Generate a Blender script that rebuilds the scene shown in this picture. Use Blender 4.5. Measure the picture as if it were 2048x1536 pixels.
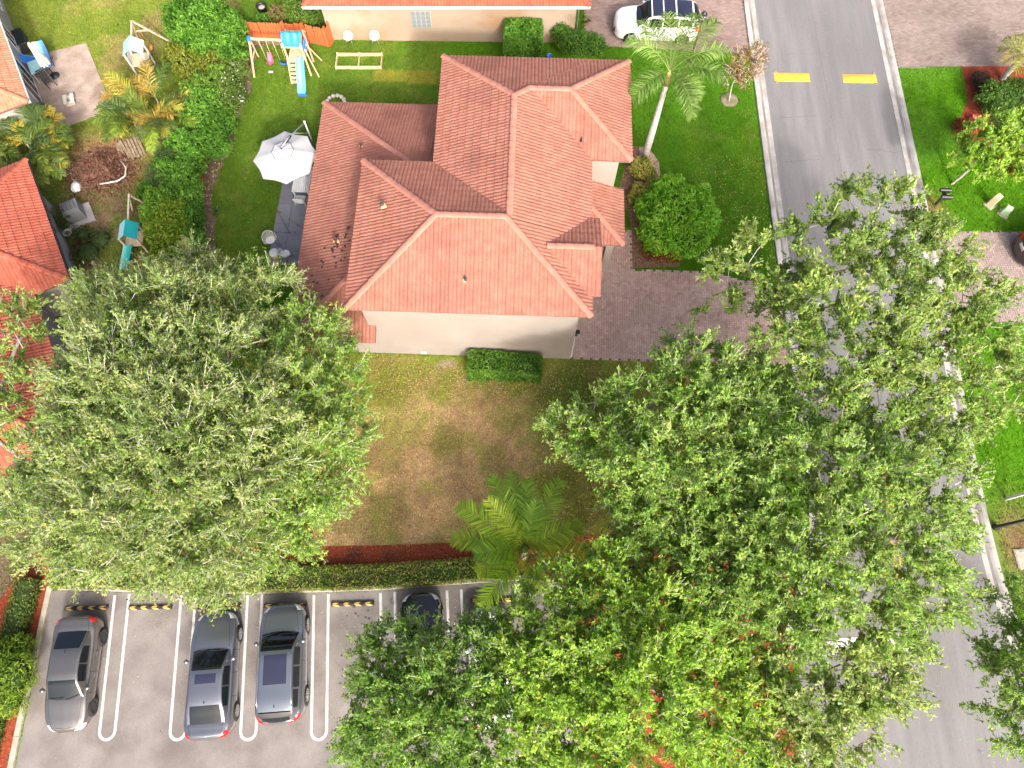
import bpy, bmesh, math, random
import numpy as np
from mathutils import Vector, Matrix
R = math.radians
random.seed(7)
rng = np.random.default_rng(7)
scene = bpy.context.scene
for o in list(bpy.data.objects): bpy.data.objects.remove(o)

# ------------------------------------------------------------------ camera
CAM_H, TILT, FPX = 32.0, R(20.0), 1421.0        # drone 32 m up, tilted 20 degrees off straight down
cam_data = bpy.data.cameras.new('camera')
cam_data.sensor_width = 36.0
cam_data.lens = FPX / 2048 * 36.0
cam_data.clip_start = 0.5
cam_data.clip_end = 2000
cam = bpy.data.objects.new('camera', cam_data)
cam.location = (0, 0, CAM_H)
cam.rotation_euler = (TILT, 0, 0)
scene.collection.objects.link(cam)
scene.camera = cam

# ------------------------------------------------------------------ sky and sun
SUN_VEC = Vector((0.45, -1.37, 1.0)).normalized()
SUN_EL = math.asin(SUN_VEC.z)
SUN_AZ = math.atan2(SUN_VEC.x, SUN_VEC.y)
world = bpy.data.worlds.new('World')
scene.world = world
world.use_nodes = True
wn = world.node_tree.nodes
sky = wn.new('ShaderNodeTexSky')
sky.sky_type = 'NISHITA'
sky.sun_disc = False
sky.sun_elevation = SUN_EL
sky.sun_rotation = SUN_AZ
sky.air_density = 0.6
sky.dust_density = 8.0
sky.ozone_density = 0.2
bg = wn['Background']
bg.inputs['Strength'].default_value = 0.15
world.node_tree.links.new(sky.outputs[0], bg.inputs[0])
sun_data = bpy.data.lights.new('sun', 'SUN')
sun_data.energy = 1.35
sun_data.angle = R(3.5)
sun_data.color = (1.0, 0.975, 0.94)
sun = bpy.data.objects.new('sun', sun_data)
sun.rotation_euler = (-SUN_VEC).to_track_quat('-Z', 'Y').to_euler()
sun.location = SUN_VEC * 60
scene.collection.objects.link(sun)
scene.view_settings.view_transform = 'Standard'
scene.view_settings.look = 'None'
scene.view_settings.gamma = 1
scene.view_settings.use_curve_mapping = False
scene.view_settings.exposure = 1.5

scene.cycles.max_bounces = 5
scene.cycles.diffuse_bounces = 4
scene.cycles.glossy_bounces = 2
scene.cycles.transmission_bounces = 3

# ------------------------------------------------------------------ helpers
_c, _s = math.cos(TILT), math.sin(TILT)
def G(px, py, z=0.0):
    """image pixel projected through the camera to a given height, in site metres"""
    x = (px - 1024) / FPX; y = (768 - py) / FPX
    t = (CAM_H - z) / (_c - y * _s)
    return Vector((x * t, (y * _c + _s) * t, z))
def GL(pts, z=0.0): return [G(a, b, z) for a, b in pts]
COL = scene.collection

def thing(name, label, cat, loc=(0, 0, 0), rz=0.0, group=None):
    o = bpy.data.objects.new(name, None)
    COL.objects.link(o)
    o.location = loc; o.rotation_euler = (0, 0, rz); o.empty_display_size = 0.3
    o['label'] = label; o['category'] = cat
    if group: o['group'] = group
    return o
def tag(o, label, cat, group=None):
    o['label'] = label; o['category'] = cat
    if group: o['group'] = group
    return o
def struct(o, kind='structure', label=None):
    o['kind'] = kind
    if label: o['label'] = label
    return o
def link(name, me, m=None, parent=None):
    o = bpy.data.objects.new(name, me)
    COL.objects.link(o)
    if m is not None and not me.materials: me.materials.append(m)
    if parent is not None: o.parent = parent
    return o
def copy_tree(o, parent=None):
    c = o.copy(); COL.objects.link(c)
    c.parent = parent
    for ch in list(o.children): copy_tree(ch, c)
    return c

class MB:
    """collects simple shapes and links them as one mesh object"""
    def __init__(s): s.v = []; s.f = []; s.sm = []
    def add(s, vs, fs, smooth=False):
        n = len(s.v); s.v += [tuple(p) for p in vs]
        s.f += [[i + n for i in f] for f in fs]; s.sm += [smooth] * len(fs)
        return s
    def box(s, c, d, rz=0.0, M=None, taper=1.0):
        hx, hy, hz = d[0] / 2, d[1] / 2, d[2] / 2
        p = [Vector((x * hx * (taper if z > 0 else 1), y * hy * (taper if z > 0 else 1), z * hz)) for z in (-1, 1) for x, y in ((-1, -1), (1, -1), (1, 1), (-1, 1))]
        if M is None: M = Matrix.Rotation(rz, 3, 'Z')
        s.add([M @ q + Vector(c) for q in p], [(3, 2, 1, 0), (4, 5, 6, 7), (0, 1, 5, 4), (1, 2, 6, 5), (2, 3, 7, 6), (3, 0, 4, 7)])
        return s
    def bar(s, a, b, w, h=None, up=(0, 0, 1)):
        a, b = Vector(a), Vector(b); h = w if h is None else h
        d = b - a; L = d.length
        if L < 1e-6: return s
        x = d / L; u = Vector(up)
        if abs(x.dot(u)) > 0.98: u = Vector((0, 1, 0))
        y = u.cross(x).normalized(); z = x.cross(y)
        M = Matrix((x, y, z)).transposed()
        return s.box((a + b) / 2, (L, w, h), M=M)
    def tube(s, pts, radii, n=8, cap=True):
        pts = [Vector(p) for p in pts]
        if not hasattr(radii, '__len__'): radii = [radii] * len(pts)
        vs = []; fs = []
        for i, p in enumerate(pts):
            d = (pts[min(i + 1, len(pts) - 1)] - pts[max(i - 1, 0)])
            d = d.normalized() if d.length > 1e-9 else Vector((0, 0, 1))
            u = Vector((0, 0, 1)) if abs(d.z) < 0.9 else Vector((1, 0, 0))
            a = d.cross(u).normalized(); b = d.cross(a)
            for k in range(n):
                t = 2 * math.pi * k / n
                vs.append(p + (a * math.cos(t) + b * math.sin(t)) * radii[i])
        for i in range(len(pts) - 1):
            for k in range(n):
                k2 = (k + 1) % n
                fs.append((i * n + k, i * n + k2, (i + 1) * n + k2, (i + 1) * n + k))
        s.add(vs, fs, True)
        if cap:
            m = len(s.v) - len(vs)
            s.f.append([m + k for k in range(n)][::-1]); s.sm.append(False)
            e = m + (len(pts) - 1) * n
            s.f.append([e + k for k in range(n)]); s.sm.append(False)
        return s
    def lathe(s, c, prof, n=20, M=None):
        c = Vector(c); vs = []; fs = []
        M = M or Matrix.Identity(3)
        for r, z in prof:
            for k in range(n):
                t = 2 * math.pi * k / n
                vs.append(c + M @ Vector((r * math.cos(t), r * math.sin(t), z)))
        for i in range(len(prof) - 1):
            for k in range(n):
                k2 = (k + 1) % n
                fs.append((i * n + k, i * n + k2, (i + 1) * n + k2, (i + 1) * n + k))
        fs2 = [[k for k in range(n)][::-1], [(len(prof) - 1) * n + k for k in range(n)]]
        s.add(vs, fs, True); m = len(s.v) - len(vs)
        for f in fs2: s.f.append([m + k for k in f]); s.sm.append(False)
        return s
    def prism(s, poly, z0, z1):
        n = len(poly)
        vs = [(p[0], p[1], z0) for p in poly] + [(p[0], p[1], z1) for p in poly]
        fs = [list(range(n))[::-1], [n + i for i in range(n)]] + [(i, (i + 1) % n, n + (i + 1) % n, n + i) for i in range(n)]
        return s.add(vs, fs)
    def sheet(s, poly, z):
        return s.add([(p[0], p[1], z) for p in poly], [list(range(len(poly)))])
    def grid(s, P, smooth=True, flip=False):
        nu = len(P); nv = len(P[0]); vs = [p for row in P for p in row]; fs = []
        for i in range(nu - 1):
            for j in range(nv - 1):
                q = (i * nv + j, i * nv + j + 1, (i + 1) * nv + j + 1, (i + 1) * nv + j)
                fs.append(q[::-1] if flip else q)
        return s.add(vs, fs, smooth)
    def build(s, name, m, parent=None, loc=None, rz=None, recalc=True):
        me = bpy.data.meshes.new(name)
        me.from_pydata(s.v, [], s.f)
        me.polygons.foreach_set('use_smooth', s.sm)
        if recalc:
            bm = bmesh.new(); bm.from_mesh(me)
            bmesh.ops.recalc_face_normals(bm, faces=bm.faces)
            bm.to_mesh(me); bm.free()
        me.update()
        o = link(name, me, m, parent)
        if loc is not None: o.location = loc
        if rz is not None: o.rotation_euler = (0, 0, rz)
        return o

def np_mesh(name, V, F, m, parent=None, col=None, smooth=False):
    """V (n,3), F (k,3 or 4) -> object; col (n,3) optional point colours"""
    V = np.asarray(V, np.float32); F = np.asarray(F, np.int32)
    me = bpy.data.meshes.new(name)
    k = F.shape[1]
    me.vertices.add(len(V)); me.vertices.foreach_set('co', V.ravel())
    me.loops.add(F.size); me.loops.foreach_set('vertex_index', F.ravel())
    me.polygons.add(len(F))
    me.polygons.foreach_set('loop_start', np.arange(0, F.size, k, dtype=np.int32))
    me.polygons.foreach_set('use_smooth', np.full(len(F), smooth))
    if col is not None:
        a = me.color_attributes.new('Col', 'FLOAT_COLOR', 'POINT')
        c4 = np.ones((len(V), 4), np.float32); c4[:, :3] = col
        a.data.foreach_set('color', c4.ravel())
    me.update(calc_edges=True); me.validate()
    return link(name, me, m, parent)

# value noise shared by the ground's colours and the grass growing on it
def _hash(ix, iy, seed):
    h = (ix.astype(np.int64) * 374761393 + iy.astype(np.int64) * 668265263 + seed * 1274126177) & 0x7fffffff
    h = ((h ^ (h >> 13)) * 1274126177) & 0x7fffffff
    return ((h ^ (h >> 16)) & 0xffff) / 65535.0
def vnoise(x, y, seed=0):
    ix, iy = np.floor(x), np.floor(y); fx, fy = x - ix, y - iy
    fx = fx * fx * (3 - 2 * fx); fy = fy * fy * (3 - 2 * fy)
    a = _hash(ix, iy, seed); b = _hash(ix + 1, iy, seed); c = _hash(ix, iy + 1, seed); d = _hash(ix + 1, iy + 1, seed)
    return (a * (1 - fx) + b * fx) * (1 - fy) + (c * (1 - fx) + d * fx) * fy
def fbm(x, y, seed=0, o=4):
    t = 0; amp = 0.5
    for k in range(o):
        t = t + amp * vnoise(x * 2 ** k, y * 2 ** k, seed + k); amp *= 0.5
    return t / (1 - 0.5 ** o)
def inpoly(x, y, poly):
    r = np.zeros(np.shape(x), bool); n = len(poly)
    for i in range(n):
        x1, y1 = poly[i][0], poly[i][1]; x2, y2 = poly[(i + 1) % n][0], poly[(i + 1) % n][1]
        if y1 == y2: continue
        r ^= ((y1 > y) != (y2 > y)) & (x < (x2 - x1) * (y - y1) / (y2 - y1) + x1)
    return r

# ------------------------------------------------------------------ materials
MATS = {}
def new_mat(name):
    m = bpy.data.materials.new(name); m.use_nodes = True
    MATS[name] = m
    return m, m.node_tree.nodes, m.node_tree.links, m.node_tree.nodes['Principled BSDF']
def plain(name, c, rough=0.6, metal=0.0, spec=0.5, coat=0.0):
    m, n, l, b = new_mat(name)
    b.inputs['Base Color'].default_value = (*c, 1); b.inputs['Roughness'].default_value = rough
    b.inputs['Metallic'].default_value = metal; b.inputs['Specular IOR Level'].default_value = spec
    b.inputs['Coat Weight'].default_value = coat; b.inputs['Coat Roughness'].default_value = 0.08
    return m
def noisy(name, c1, c2, scale=3.0, rough=0.8, bump=0.0, bscale=40.0, c3=None, scale3=0.4, lo=0.35, hi=0.65, spec=0.3, metal=0.0, stretch=None, coords='POS', fine=0.0, fscale=60.0):
    """two colours mixed by world-space noise, an optional third in large blotches, fine grain and relief"""
    m, n, l, b = new_mat(name)
    if coords == 'POS': src = n.new('ShaderNodeNewGeometry').outputs['Position']
    else: src = n.new('ShaderNodeTexCoord').outputs['Object']
    if stretch:
        mp = n.new('ShaderNodeMapping'); mp.inputs['Scale'].default_value = stretch
        l.new(src, mp.inputs['Vector']); src = mp.outputs[0]
    def noise(sc, det=5):
        t = n.new('ShaderNodeTexNoise'); t.inputs['Scale'].default_value = sc; t.inputs['Detail'].default_value = det
        l.new(src, t.inputs['Vector']); return t.outputs['Fac']
    def ramp(f, a, z):
        r = n.new('ShaderNodeMapRange'); r.inputs['From Min'].default_value = a; r.inputs['From Max'].default_value = z
        l.new(f, r.inputs['Value']); return r.outputs[0]
    def mix(f, A, B, mode='MIX'):
        x = n.new('ShaderNodeMix'); x.data_type = 'RGBA'; x.blend_type = mode
        if isinstance(f, float): x.inputs['Factor'].default_value = f
        else: l.new(f, x.inputs['Factor'])
        for k, q in ((6, A), (7, B)):
            if isinstance(q, tuple): x.inputs[k].default_value = (*q, 1)
            else: l.new(q, x.inputs[k])
        return x.outputs[2]
    c = mix(ramp(noise(scale), lo, hi), c1, c2)
    if c3 is not None: c = mix(ramp(noise(scale3, 6), 0.5, 0.72), c, c3)
    if fine > 0:
        g = ramp(noise(fscale, 2), 0.3, 0.7)
        gm = n.new('ShaderNodeMapRange'); gm.inputs['To Min'].default_value = 1 - fine; gm.inputs['To Max'].default_value = 1 + fine
        l.new(g, gm.inputs['Value'])
        cb = n.new('ShaderNodeCombineColor')
        for k in range(3): l.new(gm.outputs[0], cb.inputs[k])
        c = mix(1.0, c, cb.outputs[0], 'MULTIPLY')
    l.new(c, b.inputs['Base Color'])
    b.inputs['Roughness'].default_value = rough; b.inputs['Specular IOR Level'].default_value = spec; b.inputs['Metallic'].default_value = metal
    if bump > 0:
        bp = n.new('ShaderNodeBump'); bp.inputs['Strength'].default_value = bump; bp.inputs['Distance'].default_value = 0.02
        l.new(noise(bscale, 4), bp.inputs['Height']); l.new(bp.outputs[0], b.inputs['Normal'])
    return m
def leafmat(name, trans=0.3, rough=0.5, spec=0.35):
    m, n, l, b = new_mat(name)
    a = n.new('ShaderNodeAttribute'); a.attribute_name = 'Col'
    b.inputs['Roughness'].default_value = rough; b.inputs['Specular IOR Level'].default_value = spec
    l.new(a.outputs['Color'], b.inputs['Base Color'])
    t = n.new('ShaderNodeBsdfTranslucent'); l.new(a.outputs['Color'], t.inputs['Color'])
    x = n.new('ShaderNodeMixShader'); x.inputs[0].default_value = trans
    l.new(b.outputs[0], x.inputs[1]); l.new(t.outputs[0], x.inputs[2])
    l.new(x.outputs[0], n['Material Output'].inputs['Surface'])
    return m
def attrmat(name, rough=0.85, bump=0.0, fine=0.2, fscale=50.0, spec=0.2):
    m, n, l, b = new_mat(name)
    a = n.new('ShaderNodeAttribute'); a.attribute_name = 'Col'
    p = n.new('ShaderNodeNewGeometry').outputs['Position']
    t = n.new('ShaderNodeTexNoise'); t.inputs['Scale'].default_value = fscale; t.inputs['Detail'].default_value = 4
    l.new(p, t.inputs['Vector'])
    r = n.new('ShaderNodeMapRange'); r.inputs['From Min'].default_value = 0.3; r.inputs['From Max'].default_value = 0.7
    r.inputs['To Min'].default_value = 1 - fine; r.inputs['To Max'].default_value = 1 + fine
    l.new(t.outputs['Fac'], r.inputs['Value'])
    v = n.new('ShaderNodeVectorMath'); v.operation = 'SCALE'
    l.new(a.outputs['Color'], v.inputs[0]); l.new(r.outputs[0], v.inputs['Scale'])
    l.new(v.outputs[0], b.inputs['Base Color'])
    b.inputs['Roughness'].default_value = rough; b.inputs['Specular IOR Level'].default_value = spec
    if bump:
        bp = n.new('ShaderNodeBump'); bp.inputs['Strength'].default_value = bump; bp.inputs['Distance'].default_value = 0.03
        l.new(t.outputs['Fac'], bp.inputs['Height']); l.new(bp.outputs[0], b.inputs['Normal'])
    return m
M_leaf = leafmat('leaf', 0.46, 0.55, 0.25)
M_frond = leafmat('frond_leaf', 0.35, 0.45, 0.35)
M_ground = attrmat('lawn_ground', bump=0.4, fine=0.35, fscale=22, spec=0.05)
M_grass = leafmat('grass_blade', 0.25, 0.8, 0.04)
M_paver = attrmat('paver', fine=0.12, fscale=60)
M_chip = attrmat('mulch_chip', fine=0.2, fscale=80)
M_sand = noisy('paver_joint_sand', (.10, .075, .065), (.15, .115, .10), 6)
M_road = noisy('street_asphalt', (0.155, 0.153, 0.156), (0.193, 0.190, 0.194), 1.3, 0.85, 0.25, 90, c3=(0.139, 0.136, 0.136), scale3=.3, fine=.13, fscale=55, stretch=(1.6, .16, 1))
M_lot = noisy('parking_asphalt', (0.157, 0.142, 0.135), (0.214, 0.198, 0.188), 0.9, 0.88, 0.35, 70, c3=(0.119, 0.106, 0.099), scale3=.35, fine=.18, fscale=45)
M_conc = noisy('kerb_concrete', (0.317, 0.304, 0.285), (0.420, 0.406, 0.387), 2.2, 0.85, 0.2, 60, c3=(0.243, 0.224, 0.201), scale3=.8, fine=.12)
M_conc2 = noisy('weathered_concrete', (.29, .265, .215), (.40, .37, .31), 3.0, 0.9, 0.3, 50, c3=(.24, .20, .10), scale3=.7, fine=.18)
M_white = noisy('road_paint_white', (0.437, 0.437, 0.427), (0.570, 0.570, 0.556), 4, 0.7, fine=.12, c3=(0.361, 0.351, 0.342), scale3=1.5)
M_yel = noisy('road_paint_yellow', (.72, .34, .03), (.82, .42, .05), 3, 0.7, fine=.1)
M_stucco = noisy('house_stucco', (0.261, 0.228, 0.200), (0.293, 0.258, 0.230), 0.8, 0.9, 0.25, 80, fine=.05, c3=(0.248, 0.211, 0.180), scale3=.4)
M_stuccoN = noisy('neighbour_stucco', (0.326, 0.246, 0.178), (0.367, 0.288, 0.219), 0.5, 0.9, 0.25, 80, c3=(0.296, 0.172, 0.089), scale3=.35, stretch=(1, 1, 1.6), fine=.05)
M_stuccoW = noisy('pale_stucco', (0.292, 0.279, 0.262), (0.340, 0.326, 0.306), 0.7, 0.9, 0.25, 80, fine=.05)
M_tile = noisy('roof_tile_clay', (.245, .097, .068), (.312, .139, .10), 2.9, 0.75, 0.2, 60, c3=(.205, .084, .062), scale3=.55, fine=.15, fscale=22, lo=.3, hi=.7)
M_cap = noisy('ridge_mortar_clay', (.315, .135, .098), (.38, .175, .13), 2.5, 0.8, .2, 50, fine=.12)
M_tileR = noisy('roof_tile_red', (0.311, 0.076, 0.045), (0.375, 0.108, 0.066), 2.6, 0.7, 0.15, 60, c3=(0.267, 0.065, 0.042), scale3=.4, fine=.08, fscale=30)
M_under = plain('roof_felt', (.16, .07, .05), .9)
M_bark = noisy('bark', (.24, .21, .18), (.38, .345, .30), 6, 0.9, .3, 40)
M_twig = noisy('pale_twig', (.40, .37, .33), (.58, .54, .49), 3, 0.85)
M_trunk = noisy('palm_trunk', (.36, .33, .30), (.52, .49, .45), 5, 0.85, .4, 30, stretch=(1, 1, 4))
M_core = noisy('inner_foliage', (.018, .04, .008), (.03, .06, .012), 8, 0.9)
M_soil = noisy('soil', (.16, .12, .085), (.27, .21, .16), 3, 0.95, .5, 30, c3=(.36, .31, .25), scale3=.9, fine=.25)
M_woodred = noisy('stained_fence_wood', (.40, .095, .03), (.54, .15, .055), 3, 0.75, .2, 40, stretch=(6, 6, 1), coords='OBJ')
M_wooddk = noisy('dark_red_fence_wood', (.19, .05, .03), (.30, .085, .05), 3, 0.8, .2, 40, stretch=(6, 6, 1), coords='OBJ')
M_wood = noisy('pale_timber', (.56, .38, .22), (.68, .49, .31), 5, 0.7, .15, 50)
M_woodgr = noisy('weathered_timber', (.42, .36, .26), (.55, .47, .34), 5, 0.8, .2, 50)
M_wooddead = noisy('old_plank', (.23, .17, .11), (.34, .26, .18), 5, 0.9, .3, 40)
M_blue = plain('blue_plastic', (.02, .19, .62), .35, 0, .5)
M_bluelt = plain('light_blue_plastic', (.13, .38, .78), .3, 0, .5)
M_teal = plain('teal_plastic', (.01, .30, .31), .4)
M_aqua = noisy('pale_aqua_roof', (.30, .62, .68), (.40, .70, .74), 3, .5)
M_pink = plain('pink_plastic', (.80, .13, .26), .4)
M_whitepl = noisy('white_plastic', (0.559, 0.559, 0.550), (0.614, 0.614, 0.605), 3, .4)
M_fabric = noisy('white_canvas', (0.405, 0.405, 0.416), (0.440, 0.440, 0.451), 2, .8)
M_metal = plain('brushed_metal', (.50, .53, .54), .4, .8)
M_black = plain('black_metal', (.015, .015, .016), .45)
M_dark = plain('charcoal_plastic', (.05, .05, .053), .6)
M_rope = plain('rope', (.62, .55, .40), .8)
M_slab = noisy('grey_patio_slab', (.135, .14, .165), (.175, .18, .205), 1.5, .7, .1, 60, fine=.06)
M_stone = noisy('pale_stone', (.48, .44, .38), (.60, .56, .50), 6, .9, .4, 30)
M_patio = noisy('old_paving', (.28, .215, .17), (.40, .32, .27), 1.4, .92, .5, 24, c3=(.17, .125, .10), scale3=.55, fine=.28, fscale=20)
M_glass = plain('car_glass', (.008, .011, .013), .05, 0, .5)
M_glassw = plain('window_glass', (.03, .04, .05), .06, 0, .8)
M_tyre = plain('tyre_rubber', (.018, .018, .018), .8)
M_rim = plain('alloy_rim', (.52, .53, .55), .3, .9)
M_rimdk = plain('dark_rim', (.06, .06, .062), .4, .6)
M_chrome = plain('chrome', (.75, .76, .78), .15, 1.0)
M_red = plain('red_lens', (.55, .01, .01), .15, 0, .6)
M_clear = plain('clear_lens', (.62, .64, .66), .1, 0, .7)
M_amber = plain('amber_lens', (.75, .22, .03), .2)
M_mulch = noisy('red_mulch', (.20, .040, .018), (.32, .066, .028), 9, .95, .8, 45, fine=.35, c3=(.10, .035, .02), scale3=1.2)
# ================================================================== GROUND
HO = Vector((0, 16.4, 0)); HYAW = R(-2.0)          # house origin and turn
def H2W(x, y, z=0.0):
    c, s = math.cos(HYAW), math.sin(HYAW)
    return Vector((HO.x + c * x - s * y, HO.y + s * x + c * y, z))
HOUSE_FOOT = [H2W(-9.42, -3.38), H2W(2.92, -3.38), H2W(2.92, 4.3), H2W(4.7, 4.3), H2W(4.7, 9.1), H2W(-9.42, 8.6)]

ROAD_L = [(14.45, 60), (14.45, 36), (14.25, 21), (14.15, 12), (14.1, 6), (13.6, 3.2), (12.6, 1.2), (12.0, -1), (11.7, -5), (11.5, -16)]
ROAD_R = [(21.42, 60), (21.4, 36), (21.2, 21.7), (20.9, 12.1), (20.72, 9.1), (20.64, 5.2), (20.7, 2.6), (21.0, .1), (21.5, -1.6), (23.0, -4.0), (26, -6.0), (45, -7.5)]
ROAD_POLY = ROAD_L + [(11.5, -30), (45, -30)] + ROAD_R[::-1]
LOT_POLY = [(-19.9, 2.12), (-11.3, 1.96), (-5.7, 2.12), (-1.8, 2.4), (1.6, 2.6), (2.4, 1.6), (2.5, -7.0), (11.45, -7.0), (11.5, -30), (-19.9, -30)]
DRIVE_POLY = [H2W(2.9, -3.36), H2W(2.9, 3.95), H2W(6.05, 3.95), H2W(6.05, 1.62), (10.0, 17.72), (12.2, 17.1), (13.55, 16.3), (13.5, 12.62), (11.3, 12.74)]
NDRIVE_POLY = [(4.3, 32.6), (13.75, 31.85), (13.8, 46), (4.3, 46)]
RDRIVE1_POLY = [(22.05, 30.9), (45, 31.3), (45, 46), (22.1, 46)]
RDRIVE2_POLY = [(21.85, 20.05), (45, 20.05), (45, 14.75), (21.55, 14.9)]
PATIO_POLY = [(-12.2, 24.3), (-12.5, 18.15), (-9.3, 18.05), (-9.0, 24.3)]
TLPATIO_POLY = [(-27.9, 31.6), (-24.7, 32.68), (-22.26, 27.97), (-25.2, 26.4)]

def gauss(x, y, cx, cy, rx, ry): return np.exp(-(((x - cx) / rx) ** 2 + ((y - cy) / ry) ** 2))
def sstep(a, b, x):
    t = np.clip((x - a) / (b - a), 0, 1); return t * t * (3 - 2 * t)
def zone_color(x, y):
    x = np.asarray(x, float); y = np.asarray(y, float)
    n1 = fbm(x * .35, y * .35, 3); n2 = fbm(x * 1.3, y * 1.3, 9); n3 = fbm(x * 4.5, y * 4.5, 21, 3)
    wob = (n1 - .5) * 2.2 + (n2 - .5) * 1.4
    lush = np.array([.056, .150, .009]); C = np.ones(x.shape + (3,)) * lush
    def blend(w, c):
        w = np.clip(w, 0, 1)[..., None]
        return C * (1 - w) + w * np.array(c)
    C = blend(sstep(.45, .75, n1) * .6, (.09, .19, .012))
    # back lawn: a little yellower, worn here and there
    back = sstep(-17.2, -16.4, x) * sstep(-3, -5, x) * sstep(16, 18, y)
    C = blend(back * .75, (.085, .145, .018)); C = blend(back * sstep(.5, .68, n2) * .45, (.14, .18, .03))
    # the next garden, dry and yellowish
    west = sstep(-15.9, -17.0, x) * sstep(21.5, 23.5, y)
    C = blend(west, (.15, .195, .032)); C = blend(west * sstep(.47, .66, n1) * .8, (.25, .20, .085)); C = blend(west * sstep(.5, .7, n2) * .6, (.10, .16, .02))
    C = blend(gauss(x, y, -22.3, 25.2, 1.8, 1.0) * 1.1, (.30, .19, .10))
    # darker yard with bare soil by the left house
    yard = sstep(-15.9, -17, x) * sstep(23.2, 21.6, y) * sstep(5, 8, y)
    C = blend(yard, (.115, .14, .035)); C = blend(yard * sstep(.42, .6, n2), (.16, .115, .07)); C = blend(gauss(x, y, -18.7, 19.8, 1.5, 1.1) * yard, (.13, .20, .025))
    # south side yard: leaf-strewn, mostly dead grass
    south = sstep(-13, -9.5, x) * sstep(14, 12.8, x + .2 * y + 9) * sstep(13.6, 12.9, y) * sstep(2.4, 3.4, y)
    south = sstep(-14, -10, x) * sstep(11.5, 8.5, x) * sstep(13.4, 12.9, y) * sstep(2.4, 3.4, y)
    C = blend(south, (.185, .215, .04))
    br = gauss(x, y, -2.6 + wob * .5, 7.8, 4.2, 3.6) * 1.25 + gauss(x, y, -7, 4.8, 4, 1.6) * .9
    mid = fbm(x * .9 + 3, y * .9, 61, 4)
    C = blend(south * sstep(.25, .8, br + (mid - .5) * 1.6), (.43, .31, .165))
    C = blend(south * sstep(.54, .66, mid) * .7, (.23, .26, .055))
    C = blend(south * sstep(.52, .66, n2) * .55, (.27, .185, .10)); C = blend(south * sstep(.55, .7, n1) * .5, (.12, .14, .03))
    C = blend(south * gauss(x, y, 3.2, 10.6, 2.2, 2.0) * .95, (.06, .115, .016)); C = blend(south * gauss(x, y, -6.6, 11.6, 2.2, 1.3) * .8, (.17, .19, .03))
    C = blend(south * sstep(.9, 1.0, gauss(x, y, -3.2, 12.7, 2.6, .55) + (n2 - .5) * .6) * .9, (.30, .25, .19))
    # strip under the trees on the far left and by the island
    fl = sstep(-20.4, -20.8, x) * sstep(8, 6, y)
    C = blend(fl, (.13, .10, .065)); C = blend(fl * sstep(.5, .65, n2), (.10, .13, .03))
    # lawns across the street
    right = sstep(21, 21.4, x)
    C = blend(right * .85, (.06, .17, .006)); C = blend(right * sstep(.5, .7, n1) * .5, (.085, .20, .02)); C = blend(right * gauss(x, y, 22.5, 4.0, 1.0, 1.8), (.20, .13, .07)); C = blend(right * gauss(x, y, 22.1, 21.2, .6, 1.0), (.22, .13, .06))
    # front lawn near the kerb: dry flecks
    fr = sstep(8, 13, x) * sstep(14, 13.6, x) * sstep(18, 20, y) * sstep(29, 26, y)
    C = blend(fr * sstep(.58, .75, n2) * .35, (.18, .17, .05))
    # two squares of yellowed sod
    sod = ((np.abs(x + 6.85) < .95) & (np.abs(y - 30.35) < .42)) | ((np.abs(x + 5.05) < .75) & (np.abs(y - 30.2) < .45))
    C = blend(sod * .75, (.21, .20, .03))
    big = fbm(x * .16 + 40, y * .16 + 9, 55, 3); mow = .5 + .5 * np.sin((x * .98 + y * .2) * 2.6 + 2 * n1)
    C = C * ((0.78 + 0.44 * n3) * (.78 + .44 * big) * (.96 + .08 * mow))[..., None]
    return C

gx = np.concatenate([[-500, -120, -50], np.arange(-38, 38.01, .2), [50, 120, 500]])
gy = np.concatenate([[-500, -120, -40], np.arange(-14, 46.01, .2), [60, 140, 500]])
X, Y = np.meshgrid(gx, gy)
V = np.stack([X.ravel(), Y.ravel(), np.zeros(X.size)], 1)
nx_, ny_ = len(gx), len(gy)
I, J = np.meshgrid(np.arange(nx_ - 1), np.arange(ny_ - 1))
a = (J * nx_ + I).ravel()
ground = struct(np_mesh('ground', V, np.stack([a, a + 1, a + 1 + nx_, a + nx_], 1), M_ground, col=zone_color(V[:, 0], V[:, 1])))

# ------------------------------------------------------------------ street, parking lot, kerbs
struct(MB().sheet(ROAD_POLY, .006).build('street', M_road))
struct(MB().sheet(LOT_POLY, .010).build('parking_lot', M_lot))
def resample(pts, step):
    pts = [Vector((p[0], p[1], 0)) for p in pts]; out = [pts[0]]
    d = [0]
    for i in range(1, len(pts)): d.append(d[-1] + (pts[i] - pts[i - 1]).length)
    n = max(1, int(round(d[-1] / step)))
    res = []
    for k in range(n + 1):
        t = d[-1] * k / n
        i = max(0, min(len(pts) - 2, next((q for q in range(len(d) - 1) if d[q + 1] >= t - 1e-6), len(d) - 2)))
        f = (t - d[i]) / max(1e-9, d[i + 1] - d[i])
        res.append(pts[i].lerp(pts[i + 1], f))
    return res
def sweep(mb, pts, prof, side):
    P = []
    for i, p in enumerate(pts):
        d = (pts[min(i + 1, len(pts) - 1)] - pts[max(i - 1, 0)]).normalized()
        nrm = Vector((-d.y, d.x, 0)) * side
        P.append([p + nrm * o + Vector((0, 0, z)) for o, z in prof])
    mb.grid(P, smooth=False)
    mb.add(P[0], [list(range(len(prof)))]); mb.add(P[-1], [list(range(len(prof)))])
ROLL = [(0, -.05), (0, .016), (.22, .008), (.36, .022), (.46, .085), (.54, .105), (.66, .105), (.68, -.05)]
SQ = [(0, -.05), (0, .13), (.02, .15), (.20, .15), (.22, .13), (.22, -.05)]
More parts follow.
